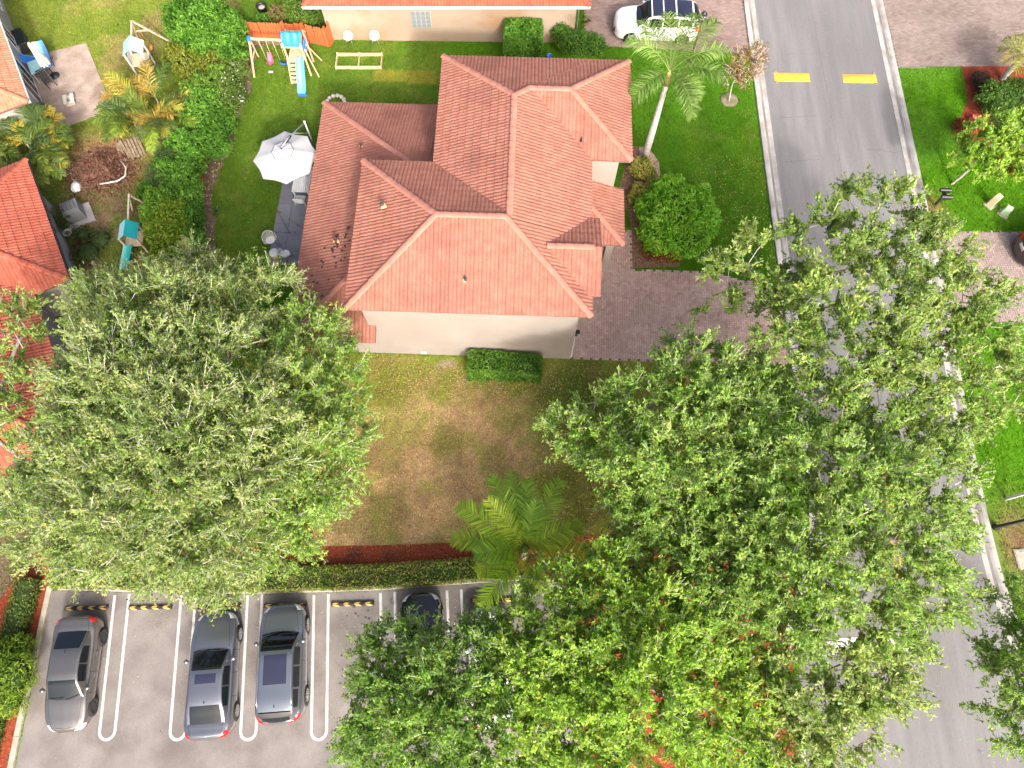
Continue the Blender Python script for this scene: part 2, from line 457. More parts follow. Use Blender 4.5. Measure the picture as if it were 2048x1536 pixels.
def kerb(name, pts, prof, side, m, seg=3.0):
    line = resample(pts, .5)
    root = None
    n = int(round(seg / .5)); k = 0
    for i in range(0, len(line) - 1, n):
        part = line[i:i + n + 1]
        if len(part) < 2: continue
        part = [Vector(p) for p in part]
        e = (part[-1] - part[-2]).normalized() * .012
        part[-1] = part[-1] - e
        mb = MB(); sweep(mb, part, prof, side)
        if root is None:
            root = struct(mb.build(name, m))
        else: mb.build('kerb_segment', m, root)
kerb('street_kerb_west', [(14.45, 46)] + ROAD_L[1:7] + [(12.25, 0.2)], ROLL, -1, M_conc)
kerb('street_kerb_east', [(21.42, 46)] + ROAD_R[1:], ROLL, 1, M_conc)
kerb('lot_kerb_west', [(-19.9, 2.3), (-19.92, -1.2), (-19.95, -3), (-19.9, -7)], SQ, -1, M_conc2)
kerb('lot_kerb_north', [(-19.6, 2.13), (-11.3, 1.97), (-5.7, 2.13), (-1.8, 2.41), (1.5, 2.6), (2.35, 1.7), (2.5, 0), (2.5, -7)], SQ, 1, M_conc2)
kerb('island_kerb_east', [(11.97, -1.6), (11.72, -5), (11.5, -12)], SQ, -1, M_conc2)
M_gutter = noisy('gutter_dirt', (.15, .14, .13), (.26, .245, .23), 1.2, .9, stretch=(3, .5, 1), fine=.2)
for nm, pts, sd in (('gutter_stain_west', [(14.45, 46)] + ROAD_L[1:7], -1), ('gutter_stain_east', [(21.42, 46)] + ROAD_R[1:9], 1)):
    mb = MB(); sweep(mb, resample(pts, .5), [(.25, .012), (.30, .016), (.375, .031)], sd); struct(mb.build(nm, M_gutter))
# stall markings: long narrow U shapes, each a painted line of its own
SD = Vector((.075, -1, 0)).normalized(); SN = Vector((1, .075, 0)).normalized()
for k in range(6):
    top = Vector((-17.17 + 2.87 * k, 1.92 + (0.2 if k > 3 else 0) * (k - 3) * .5, 0)); w = .62; L = 5.35
    pts = [top + SD * t for t in np.linspace(0, L, 12)]
    c = top + SD * L + SN * (w / 2)
    for t in np.linspace(0.12, math.pi - .12, 9): pts.append(c - SN * (w / 2) * math.cos(t) + SD * (w / 2) * math.sin(t))
    pts += [top + SN * w + SD * t for t in np.linspace(L, 0, 12)]
    P = []
    for i, p in enumerate(pts):
        d = (pts[min(i + 1, len(pts) - 1)] - pts[max(i - 1, 0)]).normalized(); nn = Vector((-d.y, d.x, 0))
        P.append([p + nn * .055 + Vector((0, 0, .015)), p - nn * .055 + Vector((0, 0, .015))])
    struct(MB().grid(P, False).build('stall_line', M_white))
# stop bar, centre lines
bar0, bar1 = G(1606, 1297), G(1832, 1285)
struct(MB().sheet([bar0 + Vector((0, -.33, 0)), bar1 + Vector((0, -.33, 0)), bar1 + Vector((0, .33, 0)), bar0 + Vector((0, .33, 0))], .011).build('stop_bar', M_white))
for dx in (-.13, .13):
    line = [G(1772, 930), G(1786, 1060), G(1800, 1160), G(1806, 1240)]
    P = []
    for i, p in enumerate(line):
        P.append([p + Vector((dx - .05, 0, .011)), p + Vector((dx + .05, 0, .011))])
    struct(MB().grid(P, False).build('centre_line', M_yel))
# speed cushions painted yellow, with small reflector studs at their corners
hump_m, hn, hl, hb = new_mat('speed_cushion_paint')
def speed_cushion(c, w, d, label):
    t = thing('speed_cushion', label, 'speed cushion', c, R(-1.0), 'yellow speed cushions on the street')
    P = []
    for u in np.linspace(-1, 1, 15):
        P.append([(u * w / 2, v * d / 2, .008 + .06 * (1 - abs(u) ** 6) * (1 - abs(v) ** 2)) for v in np.linspace(-1, 1, 9)])
    MB().grid(P).build('pad', M_yelw, t)
    for sx in (-1, 1):
        for sy in (-1, 1):
            if (sx == 1) == (c[0] < 18) and True: continue
            MB().box((sx * (w / 2 - .08), sy * (d / 2 + .07), .03), (.14, .10, .05), taper=.8).build('reflector_stud', M_stud, t)
M_stud = noisy('stud_rust', (.10, .05, .03), (.45, .38, .3), 18, .6)
M_yelw = noisy('worn_yellow', (.74, .36, .035), (.84, .46, .06), 2.2, .75, c3=(.52, .27, .05), scale3=1.6, fine=.12)
speed_cushion((15.92, 30.2, 0), 2.0, .62, 'yellow speed cushion in the lane beside the palm lawn')
speed_cushion((19.75, 30.1, 0), 1.9, .62, 'yellow speed cushion in the lane nearest the red mulch bed')
# storm drain: frame and bars in the gutter
gd = thing('storm_drain', 'rusty slotted storm drain grate at the kerb by the stop bar', 'drain', G(1577, 1293), R(-28))
MB().box((0, 0, .0), (.62, 1.0, .016)).build('pit', M_black, gd)
f = MB()
for sx in (-1, 1): f.box((sx * .30, 0, .02), (.05, 1.0, .05))
for sy in (-1, 1): f.box((0, sy * .48, .02), (.55, .05, .05))
f.build('frame', M_stud, gd)
for k in range(7): MB().box((0, -.39 + k * .13, .022), (.55, .035, .035)).build('grate_bar', M_stud, gd)

# ------------------------------------------------------------------ paved drives
def pavers(poly, cell, ang, c0, c1, herring=True, z=.03, seed=1):
    """small concrete pavers laid with open joints; too small to pick apart singly"""
    rr = np.random.default_rng(seed)
    P = np.array([(p[0], p[1]) for p in poly]); cx, cy = P.mean(0)
    ca, sa = math.cos(ang), math.sin(ang)
    rad = np.abs(P - [cx, cy]).max() * 1.5
    P = np.clip(P, [-40, -20], [40, 40])
    n = int(rad / cell) + 2
    I, J = np.meshgrid(np.arange(-n, n), np.arange(-n, n)); I = I.ravel(); J = J.ravel()
    g = .007
    if herring:
        k = (I - J) % 4
        h = k == 0; v = k == 3
        x0 = np.concatenate([I[h], I[v]]) * cell; y0 = np.concatenate([J[h], J[v]]) * cell
        w = np.concatenate([np.full(h.sum(), 2 * cell), np.full(v.sum(), cell)]); d = np.concatenate([np.full(h.sum(), cell), np.full(v.sum(), 2 * cell)])
    else:
        x0 = (I * 2 + (J % 2)) * cell; y0 = J * cell; w = np.full(len(I), 2 * cell); d = np.full(len(I), cell)
    mx = x0 + w / 2; my = y0 + d / 2
    wx = cx + ca * mx - sa * my; wy = cy + sa * mx + ca * my
    keep = inpoly(wx, wy, [(p[0], p[1]) for p in poly]) & (np.abs(wx) < 33) & (wy < 39)
    x0, y0, w, d = x0[keep] + g / 2, y0[keep] + g / 2, w[keep] - g, d[keep] - g
    N = len(x0)
    zt = z + rr.normal(0, .0015, N)
    crn = [(0, 0), (1, 0), (1, 1), (0, 1)]
    V = np.zeros((N, 8, 3))
    for i, (a, b) in enumerate(crn):
        ins = .004
        for lv, zz in ((0, 0), (4, 1)):
            xx = x0 + w * a + (ins * (1 - 2 * a) if zz else 0); yy = y0 + d * b + (ins * (1 - 2 * b) if zz else 0)
            V[:, lv + i, 0] = cx + ca * xx - sa * yy; V[:, lv + i, 1] = cy + sa * xx + ca * yy
            V[:, lv + i, 2] = zt if zz else .004
    F = np.array([[4, 5, 6, 7], [0, 1, 5, 4], [1, 2, 6, 5], [2, 3, 7, 6], [3, 0, 4, 7]])
    FF = (F[None] + np.arange(N)[:, None, None] * 8).reshape(-1, 4)
    t = rr.random(N); big = fbm(V[:, 0, 0] * .8, V[:, 0, 1] * .8, 5)
    t = np.clip(.55 * t + .9 * (big - .25), 0, 1)[:, None]
    c = np.array(c0) * (1 - t) + np.array(c1) * t
    c *= (.9 + .2 * rr.random(N))[:, None]
    return V.reshape(-1, 3), FF, np.repeat(c, 8, 0)
def drive(name, poly, cell, ang, c0, c1, herring, seed):
    base = struct(MB().sheet(poly, .012).build(name, M_sand))
    V, F, c = pavers(poly, cell, ang, c0, c1, herring, seed=seed)
    o = np_mesh('paver_field', V, F, M_paver, base, c); o['kind'] = 'stuff'
drive('house_driveway', DRIVE_POLY, .115, R(-2), (.34, .235, .20), (.52, .375, .335), True, 1)
drive('north_driveway', NDRIVE_POLY, .12, R(-3), (.19, .134, .117), (.28, .212, .19), False, 2)
drive('far_driveway', RDRIVE1_POLY, .12, R(0), (.17, .132, .115), (.26, .212, .19), False, 3)
drive('east_driveway', RDRIVE2_POLY, .115, R(2), (.22, .172, .157), (.31, .255, .235), True, 4)

# ------------------------------------------------------------------ mulch, soil and planting beds
def bed(name, poly, m, z=.009):
    return struct(MB().sheet(poly, z).build(name, m))
def chips(poly, dens, cols, name, size=(.05, .02), seed=3, z=.02):
    rr = np.random.default_rng(seed)
    P = np.array([(p[0], p[1]) for p in poly]); lo, hi = P.min(0), P.max(0)
    n = int(dens * np.prod(hi - lo)); x = rr.uniform(lo[0], hi[0], n); y = rr.uniform(lo[1], hi[1], n)
    k = inpoly(x, y, [tuple(p) for p in P]); x, y = x[k], y[k]; n = len(x)
    C = np.stack([x, y, z + rr.random(n) * .03], 1)
    th = rr.uniform(0, 2 * np.pi, n); d = np.stack([np.cos(th), np.sin(th), rr.normal(0, .3, n)], 1)
    nn = np.stack([rr.normal(0, .45, n), rr.normal(0, .45, n), np.ones(n)], 1)
    cols = np.array(cols); c = cols[rr.integers(0, len(cols), n)] * (.7 + .6 * rr.random((n, 1)))
    o = leaves(name, C, d, nn, rr.uniform(.6, 1.3, n) * size[0], rr.uniform(.7, 1.3, n) * size[1], c, M_chip)
    return struct(o, 'stuff')
def leaves(name, C, D, Nn, L, W, col, m, parent=None):
    """diamond leaves: centres, axes, normals, lengths, widths, colours"""
    D = D / np.linalg.norm(D, axis=1, keepdims=True)
    S = np.cross(Nn, D); S /= np.maximum(1e-6, np.linalg.norm(S, axis=1, keepdims=True))
    N2 = np.cross(D, S)
    L = np.asarray(L)[:, None]; W = np.asarray(W)[:, None]
    n = len(C); V = np.zeros((n, 4, 3), np.float32)
    V[:, 0] = C - D * L * .5; V[:, 2] = C + D * L * .5 - N2 * L * .12
    V[:, 1] = C + S * W * .5 + N2 * W * .15 - D * L * .06; V[:, 3] = C - S * W * .5 + N2 * W * .15 - D * L * .06
    F = np.arange(n * 4, dtype=np.int32).reshape(n, 4)
    return np_mesh(name, V.reshape(-1, 3), F, m, parent, np.repeat(col, 4, 0))
def tri_leaves(name, C, D, Nn, L, W, col, m, parent=None):
    D = D / np.linalg.norm(D, axis=1, keepdims=True)
    S = np.cross(Nn, D); S /= np.maximum(1e-6, np.linalg.norm(S, axis=1, keepdims=True))
    L = np.asarray(L)[:, None]; W = np.asarray(W)[:, None]
    n = len(C); V = np.zeros((n, 3, 3), np.float32)
    V[:, 0] = C - D * L * .35 + S * W * .5; V[:, 1] = C - D * L * .35 - S * W * .5; V[:, 2] = C + D * L * .65
    return np_mesh(name, V.reshape(-1, 3), np.arange(n * 3, dtype=np.int32).reshape(n, 3), m, parent, np.repeat(col, 3, 0))
MULCHC = [(.32, .065, .028), (.24, .042, .02), (.42, .12, .055), (.28, .055, .022), (.48, .28, .18)]
STRIP = [(-20.0, 3.0), (-10.2, 3.1), (-5.8, 3.2), (-1.4, 3.45), (1.3, 2.75), (4.5, 2.9), (5.5, 4.6), (-.6, 4.25), (-5.8, 4.05), (-10.3, 4.0), (-19.4, 3.95), (-20.6, 3.6)]
ISLAND = [(1.6, 2.85), (2.75, 1.7), (2.78, -8), (11.4, -8), (11.45, -4.5), (11.75, -1), (12.3, 1.0), (13.0, 2.6), (5.2, 4.4)]
LSTRIP = [(-20.15, 3.2), (-20.15, -8), (-24, -8), (-23.0, -1.5), (-22.2, 1.5), (-21.0, 3.9)]
bed('red_mulch_strip', STRIP, M_mulch); bed('red_mulch_island', ISLAND, M_mulch, .0135); bed('red_mulch_edge', LSTRIP, M_mulch, .0115)
chips(STRIP, 420, MULCHC, 'mulch_chips', seed=1); chips(ISLAND, 160, MULCHC, 'mulch_chips', seed=2); chips(LSTRIP, 260, MULCHC, 'mulch_chips', seed=3)
RBED = GL([(1922, 132), (2062, 132), (2062, 350), (1960, 300), (1912, 262), (1935, 200)])
bed('red_mulch_bed', RBED, M_mulch); chips(RBED, 350, [(.36, .05, .02), (.28, .03, .015), (.42, .09, .04)], 'mulch_chips', seed=4)
M_bed = noisy('brown_mulch', (.13, .075, .05), (.24, .15, .10), 7, .95, .7, 40, fine=.3)
M_gravel = noisy('pink_gravel', (.42, .29, .22), (.55, .40, .32), 12, .95, .7, 40, fine=.25)
FBED = GL([(1252, 318), (1262, 292), (1290, 296), (1312, 315), (1322, 350), (1322, 400), (1340, 470), (1362, 500), (1358, 534), (1263, 536), (1260, 440), (1238, 380)])
bed('front_planting_bed', FBED, M_bed); chips(FBED, 300, [(.30, .17, .10), (.20, .11, .07), (.42, .28, .18), (.13, .07, .05)], 'bark_chips', size=(.07, .03), seed=5)
GB = GL([(1278, 292), (1300, 298), (1318, 325), (1321, 362), (1300, 360), (1280, 330)])
bed('gravel_patch', GB, M_gravel, .015)
_edge = resample(GL([(640, 86), (575, 88), (514, 92), (506, 150), (498, 188), (480, 225), (470, 262), (464, 300), (446, 326), (432, 355), (427, 400), (431, 440), (434, 545)]), .22)
_edge = [p + Vector((.16 * (vnoise(np.array(p.x * 2.1), np.array(p.y * 2.1), 4) - .5) + .10 * random.uniform(-1, 1), .12 * random.uniform(-1, 1), 0)) for p in _edge]
SOILW = _edge + GL([(404, 545), (408, 330), (440, 215), (470, 100), (505, 60), (640, 62)])
M_soild = noisy('dark_soil', (.10, .072, .05), (.17, .125, .09), 3, .95, .5, 30, c3=(.25, .20, .155), scale3=.9, fine=.3)
bed('soil_border', SOILW, M_soild); chips(SOILW, 60, [(.45, .40, .34), (.30, .2, .1), (.5, .42, .1)], 'fallen_leaves', size=(.09, .05), seed=6)
# neighbours' paved terrace, with its edging blocks
struct(MB().prism(TLPATIO_POLY, -.02, .05).build('old_terrace', M_patio))
# grey patio of large slabs beside the house
pt = struct(MB().sheet(PATIO_POLY, .01).build('patio', M_soil))
for ix, (xa, xb) in enumerate(((-12.42, -11.72), (-11.70, -10.5), (-10.48, -9.3))):
    ys = np.arange(18.1, 24.3, 1.22) + (0.0, .45, .2)[ix]
    if ys[0] > 18.2: ys = np.concatenate([[18.1], ys])
    for a_, b_ in zip(ys, list(ys[1:]) + [24.35]):
        if b_ - a_ < .05: continue
        sk = lambda yy: (yy - 18.1) * .035
        MB().prism([(xa + sk(a_), a_ + .008), (xb + sk(a_), a_ + .008), (xb + sk(b_), b_ - .008), (xa + sk(b_), b_ - .008)], 0, .045 + .002 * ((ix * 3) % 2)).build('slab', M_slab, pt)

# ------------------------------------------------------------------ grass blades
BLOCK = [ROAD_POLY, LOT_POLY, [tuple(p[:2]) for p in DRIVE_POLY], NDRIVE_POLY, RDRIVE1_POLY, RDRIVE2_POLY, PATIO_POLY, TLPATIO_POLY, [tuple(p[:2]) for p in HOUSE_FOOT], STRIP, ISLAND, LSTRIP] + [[tuple(p[:2]) for p in q] for q in (RBED, FBED, SOILW)]
BLOCK += [[(14.5, 60), (14.5, 0), (13.7, 0), (13.4, 60)], [(20.6, 60), (20.6, -3), (21.5, -3), (22.1, 60)]]
n = 520000
x = rng.uniform(-30, 30, n); y = rng.uniform(-5, 36.5, n)
k = np.abs(x) < 20.8 + (y + 4.7) * .25
for p in BLOCK: k &= ~inpoly(x, y, p)
x, y = x[k], y[k]; n = len(x)
x0_, y0_ = x, y; x = x + rng.normal(0, .05, n); y = y + rng.normal(0, .05, n)
th = rng.uniform(0, 2 * np.pi, n)
D = np.stack([np.cos(th), np.sin(th), rng.uniform(.2, 1.6, n)], 1)
Nn = np.stack([rng.normal(0, .5, n), rng.normal(0, .5, n), np.ones(n)], 1)
c = zone_color(x0_, y0_) * rng.uniform(.7, 1.9, (n, 1)) * np.array([1.05, 1.0, .8])
ln = rng.uniform(.06, .15, n)
struct(tri_leaves('grass', np.stack([x, y, .02 + .2 * ln], 1), D, Nn, ln, rng.uniform(.02, .045, n), c, M_grass), 'stuff')
# dead leaves lying about the side yard and along the kerb
n = 15000
x = np.concatenate([rng.normal(-2.5, 4.0, n), rng.uniform(9.5, 13.7, 900), rng.uniform(-10, 2, 700)]); y = np.concatenate([rng.uniform(4.1, 12.7, n), rng.uniform(17.9, 25, 900), rng.uniform(4.0, 5.2, 700)])
k = np.ones(len(x), bool)
for p in BLOCK[:13]: k &= ~inpoly(x, y, p)
x, y = x[k], y[k]; n = len(x)
th = rng.uniform(0, 2 * np.pi, n)
LC = np.array([(.42, .27, .13), (.30, .17, .09), (.50, .36, .20), (.44, .37, .12), (.22, .13, .08)])
struct(leaves('leaf_litter', np.stack([x, y, np.full(n, .05)], 1), np.stack([np.cos(th), np.sin(th), rng.normal(0, .25, n)], 1), np.stack([rng.normal(0, .3, n), rng.normal(0, .3, n), np.ones(n)], 1), rng.uniform(.04, .10, n), rng.uniform(.025, .045, n), LC[rng.integers(0, 5, n)] * rng.uniform(.7, 1.2, (n, 1)), M_chip), 'stuff')

# wear on the paving: sealed seams, hairline cracks, drips of oil and blown leaves
M_crack = plain('crack_seal', (.10, .10, .102), .9)
def crack(name, pts, w, z, m=None, seed=0):
    rr = random.Random(seed); line = resample(pts, .25)
    line = [p + Vector((rr.uniform(-.05, .05), rr.uniform(-.05, .05), 0)) for p in line]; P = []
    for i, p in enumerate(line):
        d = (line[min(i + 1, len(line) - 1)] - line[max(i - 1, 0)]).normalized(); nn = Vector((-d.y, d.x, 0)) * w * rr.uniform(.4, 1) / 2
        P.append([p + nn + Vector((0, 0, z)), p - nn + Vector((0, 0, z))])
    struct(MB().grid(P, False).build(name, m or M_crack))
crack('road_seam', [(17.75, 40), (17.75, 22), (17.5, 8)], .025, .0095, seed=1)
for k, (a, b) in enumerate((((1560, 325), (1640, 318)), ((1560, 235), (1632, 232)), ((1735, 298), (1800, 305)), ((1570, 110), (1640, 106)), ((1600, 1340), (1560, 1420)), ((1590, 1390), (1640, 1430)))): crack('road_crack', [G(*a), G(*b)], .03, .0095, seed=k + 2)
M_oil = plain('oil_drip', (.045, .042, .04), .5)
rr_ = random.Random(4)
for k in range(26):
    q = G(722 + rr_.gauss(0, 16), 1238 + rr_.gauss(0, 20)) if k < 16 else G(rr_.uniform(240, 760), rr_.uniform(1250, 1500)); r_ = rr_.uniform(.015, .07) if k < 16 else rr_.uniform(.01, .03)
    struct(MB().sheet([(q.x + r_ * rr_.uniform(.6, 1.2) * math.cos(a), q.y + r_ * rr_.uniform(.6, 1.2) * math.sin(a)) for a in np.linspace(0, 2 * math.pi, 11)[:-1]], .0125 + .0001 * k).build('oil_drip', M_oil))
n = 900
x = np.concatenate([rng.uniform(-19.6, 2, n), rng.uniform(14.5, 21, 500), rng.uniform(3, 13.4, 300)]); y = np.concatenate([1.9 - np.abs(rng.normal(0, 2.2, n)), rng.uniform(-5, 36, 500), rng.uniform(12.9, 17.4, 300)]); n = len(x); th = rng.uniform(0, 2 * np.pi, n)
struct(leaves('blown_leaves', np.stack([x, y, np.full(n, .045)], 1), np.stack([np.cos(th), np.sin(th), rng.normal(0, .2, n)], 1), np.stack([rng.normal(0, .3, n), rng.normal(0, .3, n), np.ones(n)], 1), rng.uniform(.03, .08, n), rng.uniform(.02, .04, n), LC[rng.integers(0, 5, n)] * rng.uniform(.6, 1.1, (n, 1)), M_chip), 'stuff')
# ================================================================== ROOFS AND HOUSES
PITCH = math.tan(R(22.5)); CP, SP = math.cos(R(22.5)), math.sin(R(22.5))
TW, TE = .335, .385                      # tile cover width and exposed length (along the slope)
def tile_geometry(w=TW, L=TE, amp=.034):
    n = 9; xs = np.linspace(-w / 2, w / 2, n); h = amp * np.abs(np.sin(2 * np.pi * np.linspace(0, 1, n))) ** .8
    V = np.zeros((4 * n, 3))
    V[:n] = np.stack([xs, np.full(n, -.03), h + .048], 1); V[n:2 * n] = np.stack([xs, np.full(n, L), h + .014], 1)
    V[2 * n:3 * n] = np.stack([xs, np.full(n, -.028), h + .012], 1); V[3 * n:] = V[:n]
    F = [(i, i + 1, n + i + 1, n + i) for i in range(n - 1)] + [(2 * n + i, 2 * n + i + 1, 3 * n + i + 1, 3 * n + i) for i in range(n - 1)]
    return V, np.array(F)
TV, TF = tile_geometry()
tile_me = bpy.data.meshes.new('tile'); tile_me.from_pydata(TV.tolist(), [], TF.tolist())
tile_me.polygons.foreach_set('use_smooth', [True] * 8 + [False] * 8); tile_me.update()
def cap_mesh():
    P = []
    for y, r, z in ((-.02, .155, .022), (.40, .130, .004)):
        P.append([(r * math.cos(t), y, r * .46 * math.sin(t) + z) for t in np.linspace(0, math.pi, 9)])
    low = [(p[0] * .86, p[1] + .004, p[2] - .03) for p in P[0]]
    mb = MB().grid(P); mb.grid([low, P[0]])
    me = bpy.data.meshes.new('ridge_cap'); me.from_pydata(mb.v, [], mb.f); me.polygons.foreach_set('use_smooth', [True] * 8 + [False] * 8); me.update()
    bm = bmesh.new(); bm.from_mesh(me); bmesh.ops.recalc_face_normals(bm, faces=bm.faces)
    if sum(f.normal.z for f in bm.faces if abs(f.normal.y) < .5) < 0: bmesh.ops.reverse_faces(bm, faces=bm.faces)
    bm.to_mesh(me); bm.free()
    return me
cap_me = cap_mesh()

class Roof:
    def __init__(s, house, m, limit=300):
        s.house = house; s.m = m; s.full = []; s.V = []; s.F = []; s.nv = 0; s.limit = limit; s.deck = MB(); s.caps = []
    def slope(s, p0, e, n, z0, poly, clips=(), hidden=None):
        """p0 eave start (x,y); e along eave; n up the slope in plan; poly convex in (along, up) plan metres"""
        e = Vector((*e, 0)); n = Vector((*n, 0)); p0 = Vector((*p0, z0))
        up = (n * CP + Vector((0, 0, SP))); nor = e.cross(up)
        if nor.z < 0: nor = -nor
        M0 = Matrix((e, up, nor)).transposed() if e.cross(up).z > 0 else Matrix((-e, up, nor)).transposed()
        pts = [p0 + e * a + n * b + Vector((0, 0, b * PITCH)) for a, b in poly]
        amin, amax = min(a for a, b in poly), max(a for a, b in poly); bmax = max(b for a, b in poly)
        planes = []
        for i in range(len(poly)):
            P, Q = pts[i], pts[(i + 1) % len(poly)]
            if abs(poly[i][1]) < 1e-6 and abs(poly[(i + 1) % len(poly)][1]) < 1e-6: continue     # the eave stays open
            d = (Q - P); d.z = 0; o = Vector((d.y, -d.x, 0)).normalized()
            cen = sum(pts, Vector()) / len(pts)
            if (cen - P).dot(o) > 0: o = -o
            planes.append((P, o))
        for (cx, cy, nx, ny) in clips: planes.append((Vector((cx, cy, 0)), Vector((nx, ny, 0)).normalized()))
        s.deckpoly(pts, clips)
        part = []
        ncol = int(math.ceil((amax - amin) / TW)); nrow = int(math.ceil(bmax / (TE * CP)))
        off = ((amax - amin) - ncol * TW) / 2
        for r in range(nrow):
            for c in range(ncol):
                a = amin + off + (c + .5) * TW
                org = p0 + e * a + up * (r * TE)
                cor = [org + e * (dx * TW / 2) + up * dy for dx in (-1, 1) for dy in (0, TE)]
                ins = [all((q - P).dot(o) < 1e-4 for P, o in planes) for q in cor]
                cen = org + up * (TE / 2)
                if hidden and hidden(cen.x, cen.y, cen.z): continue
                if all(ins): s.full.append(Matrix.Translation(org + Vector((0, 0, random.uniform(-.004, .004)))) @ M0.to_4x4() @ Matrix.Rotation(random.uniform(-.012, .012), 4, 'Y') @ Matrix.Rotation(random.uniform(-.01, .01), 4, 'X'))
                elif any((all((q - P).dot(o) < .42 for P, o in planes)) for q in cor): part.append(org)
        if part:
            bm = bmesh.new()
            for org in part:
                vs = [bm.verts.new(org + M0 @ Vector(v)) for v in TV]
                for f in TF: bm.faces.new([vs[i] for i in f])
            for P, o in planes:
                bmesh.ops.bisect_plane(bm, geom=bm.verts[:] + bm.edges[:] + bm.faces[:], dist=1e-5, plane_co=P, plane_no=o, clear_outer=True)
            bmesh.ops.triangulate(bm, faces=bm.faces[:])
            bm.verts.index_update()
            V = np.array([v.co[:] for v in bm.verts]).reshape(-1, 3); F = np.array([[v.index for v in f.verts] for f in bm.faces]).reshape(-1, 3)
            bm.free()
            if len(F): s.V.append(V); s.F.append(F + s.nv); s.nv += len(V)
    def deckpoly(s, pts, clips):
        poly = [p - Vector((0, 0, .01)) for p in pts]
        for (cx, cy, nx, ny) in clips:
            out = []
            for i in range(len(poly)):
                A, B = poly[i], poly[(i + 1) % len(poly)]
                da = (A.x - cx) * nx + (A.y - cy) * ny; db = (B.x - cx) * nx + (B.y - cy) * ny
                if da <= 0: out.append(A)
                if (da < 0) != (db < 0) and abs(da - db) > 1e-9: out.append(A.lerp(B, da / (da - db)))
            poly = out
            if len(poly) < 3: return
        n = len(poly); low = [p - Vector((0, 0, .10)) for p in poly]
        s.deck.add(poly + low, [list(range(n)), [n + i for i in range(n)][::-1]] + [(i, (i + 1) % n, n + (i + 1) % n, n + i) for i in range(n)])
    def hip(s, a, b):
        a, b = Vector(a), Vector(b)
        if a.z > b.z: a, b = b, a
        d = b - a; L = d.length; x = d / L
        side = x.cross(Vector((0, 0, 1))).normalized(); nor = side.cross(x)
        M = Matrix((side, x, nor)).transposed().to_4x4()
        n = max(1, int(round(L / .37)))
        for k in range(n):
            s.caps.append(Matrix.Translation(a + x * (L * k / n) + nor * .028) @ M @ Matrix.Rotation(random.uniform(-.02, .02), 4, 'Z'))
    def finish(s):
        roof = s.deck.build('roof', M_under, s.house)
        hw = s.house.matrix_basis
        cp = Vector(cam.location)
        if s.full:
            order = sorted(s.full, key=lambda m: ((hw @ m.translation) - cp).length)
        else: order = []
        for m in order[:s.limit]:
            o = bpy.data.objects.new('tile', tile_me_for(s.m)); COL.objects.link(o); o.parent = roof; o.matrix_basis = m
        for m in order[s.limit:]:
            A = np.array(m); V = TV @ A[:3, :3].T + A[:3, 3]
            T = np.concatenate([TF[:, :3], TF[:, [0, 2, 3]]])
            s.V.append(V); s.F.append(T + s.nv); s.nv += len(V)
        if s.V:
            o = np_mesh('tile_field', np.concatenate(s.V), np.concatenate(s.F), s.m, roof, smooth=True); o['kind'] = 'stuff'
        for m in s.caps:
            o = bpy.data.objects.new('ridge_cap', cap_me_for(M_cap if s.m is M_tile else s.m)); COL.objects.link(o); o.parent = roof; o.matrix_basis = m
        return roof
_tc = {}
def tile_me_for(m):
    if ('t', m.name) not in _tc:
        me = tile_me.copy(); me.materials.append(m); _tc['t', m.name] = me
    return _tc['t', m.name]
def cap_me_for(m):
    if ('c', m.name) not in _tc:
        me = cap_me.copy(); me.materials.append(m); _tc['c', m.name] = me
    return _tc['c', m.name]
def rect_slopes(rf, x0, x1, y0, y1, z, sides, clips=(), hidden=None):
    lx, ly = x1 - x0, y1 - y0; d = min(lx, ly) / 2
    def poly(L): return [(0, 0), (L, 0), (L - d, d), (d, d)] if L > 2 * d + 1e-6 else [(0, 0), (L, 0), (L / 2, d)]
    if 'S' in sides: rf.slope((x0, y0), (1, 0), (0, 1), z, poly(lx), clips, hidden)
    if 'N' in sides: rf.slope((x1, y1), (-1, 0), (0, -1), z, poly(lx), clips, hidden)
    if 'W' in sides: rf.slope((x0, y1), (0, -1), (1, 0), z, poly(ly), clips, hidden)
    if 'E' in sides: rf.slope((x1, y0), (0, 1), (-1, 0), z, poly(ly), clips, hidden)
def hipz(x0, x1, y0, y1, z, x, y): return z + PITCH * min(x - x0, x1 - x, y - y0, y1 - y)

def window(house, c, w, h, face, bars=1):
    """window set in a wall: face is the outward unit vector in plan"""
    fx, fy = face; tx, ty = -fy, fx
    c = Vector(c)
    rz = math.atan2(ty, tx)
    o = MB().box(c + Vector((fx, fy, 0)) * .015, (w, .05, h), rz).build('window', M_glassw, house)
    f = MB()
    for s in (-1, 1):
        f.box(c + Vector((tx, ty, 0)) * (s * w / 2) + Vector((fx, fy, 0)) * .03, (.07, .07, h + .07), rz)
        f.box(c + Vector((0, 0, s * h / 2)) + Vector((fx, fy, 0)) * .032, (w - .07, .066, .07), rz)
    for k in range(bars):
        f.box(c + Vector((tx, ty, 0)) * (w * ((k + 1) / (bars + 1) - .5)) + Vector((fx, fy, 0)) * .034, (.05, .06, h - .07), rz)
    f.build('frame', M_whitepl, o)
    MB().box(c + Vector((0, 0, -h / 2 - .07)) + Vector((fx, fy, 0)) * .05, (w + .2, .14, .08), rz).build('sill', M_stuccoW, o)
    return o

# ---- the two-storey house
house = thing('house', 'two storey house with pale stucco walls and hipped salmon tile roof', 'house', HO, HYAW)
EZ, LZ = 5.7, 2.9
XW, XM, XE, XF = -6.72, -3.58, 3.37, 5.18
YS, YP, YQ, YN = -3.79, 3.48, 3.92, 9.54
RA = (XM, XE, YS, YN, EZ); RB = (XW, XE, YS, YP, EZ); RC = (XM, XF, YQ, YN, EZ)
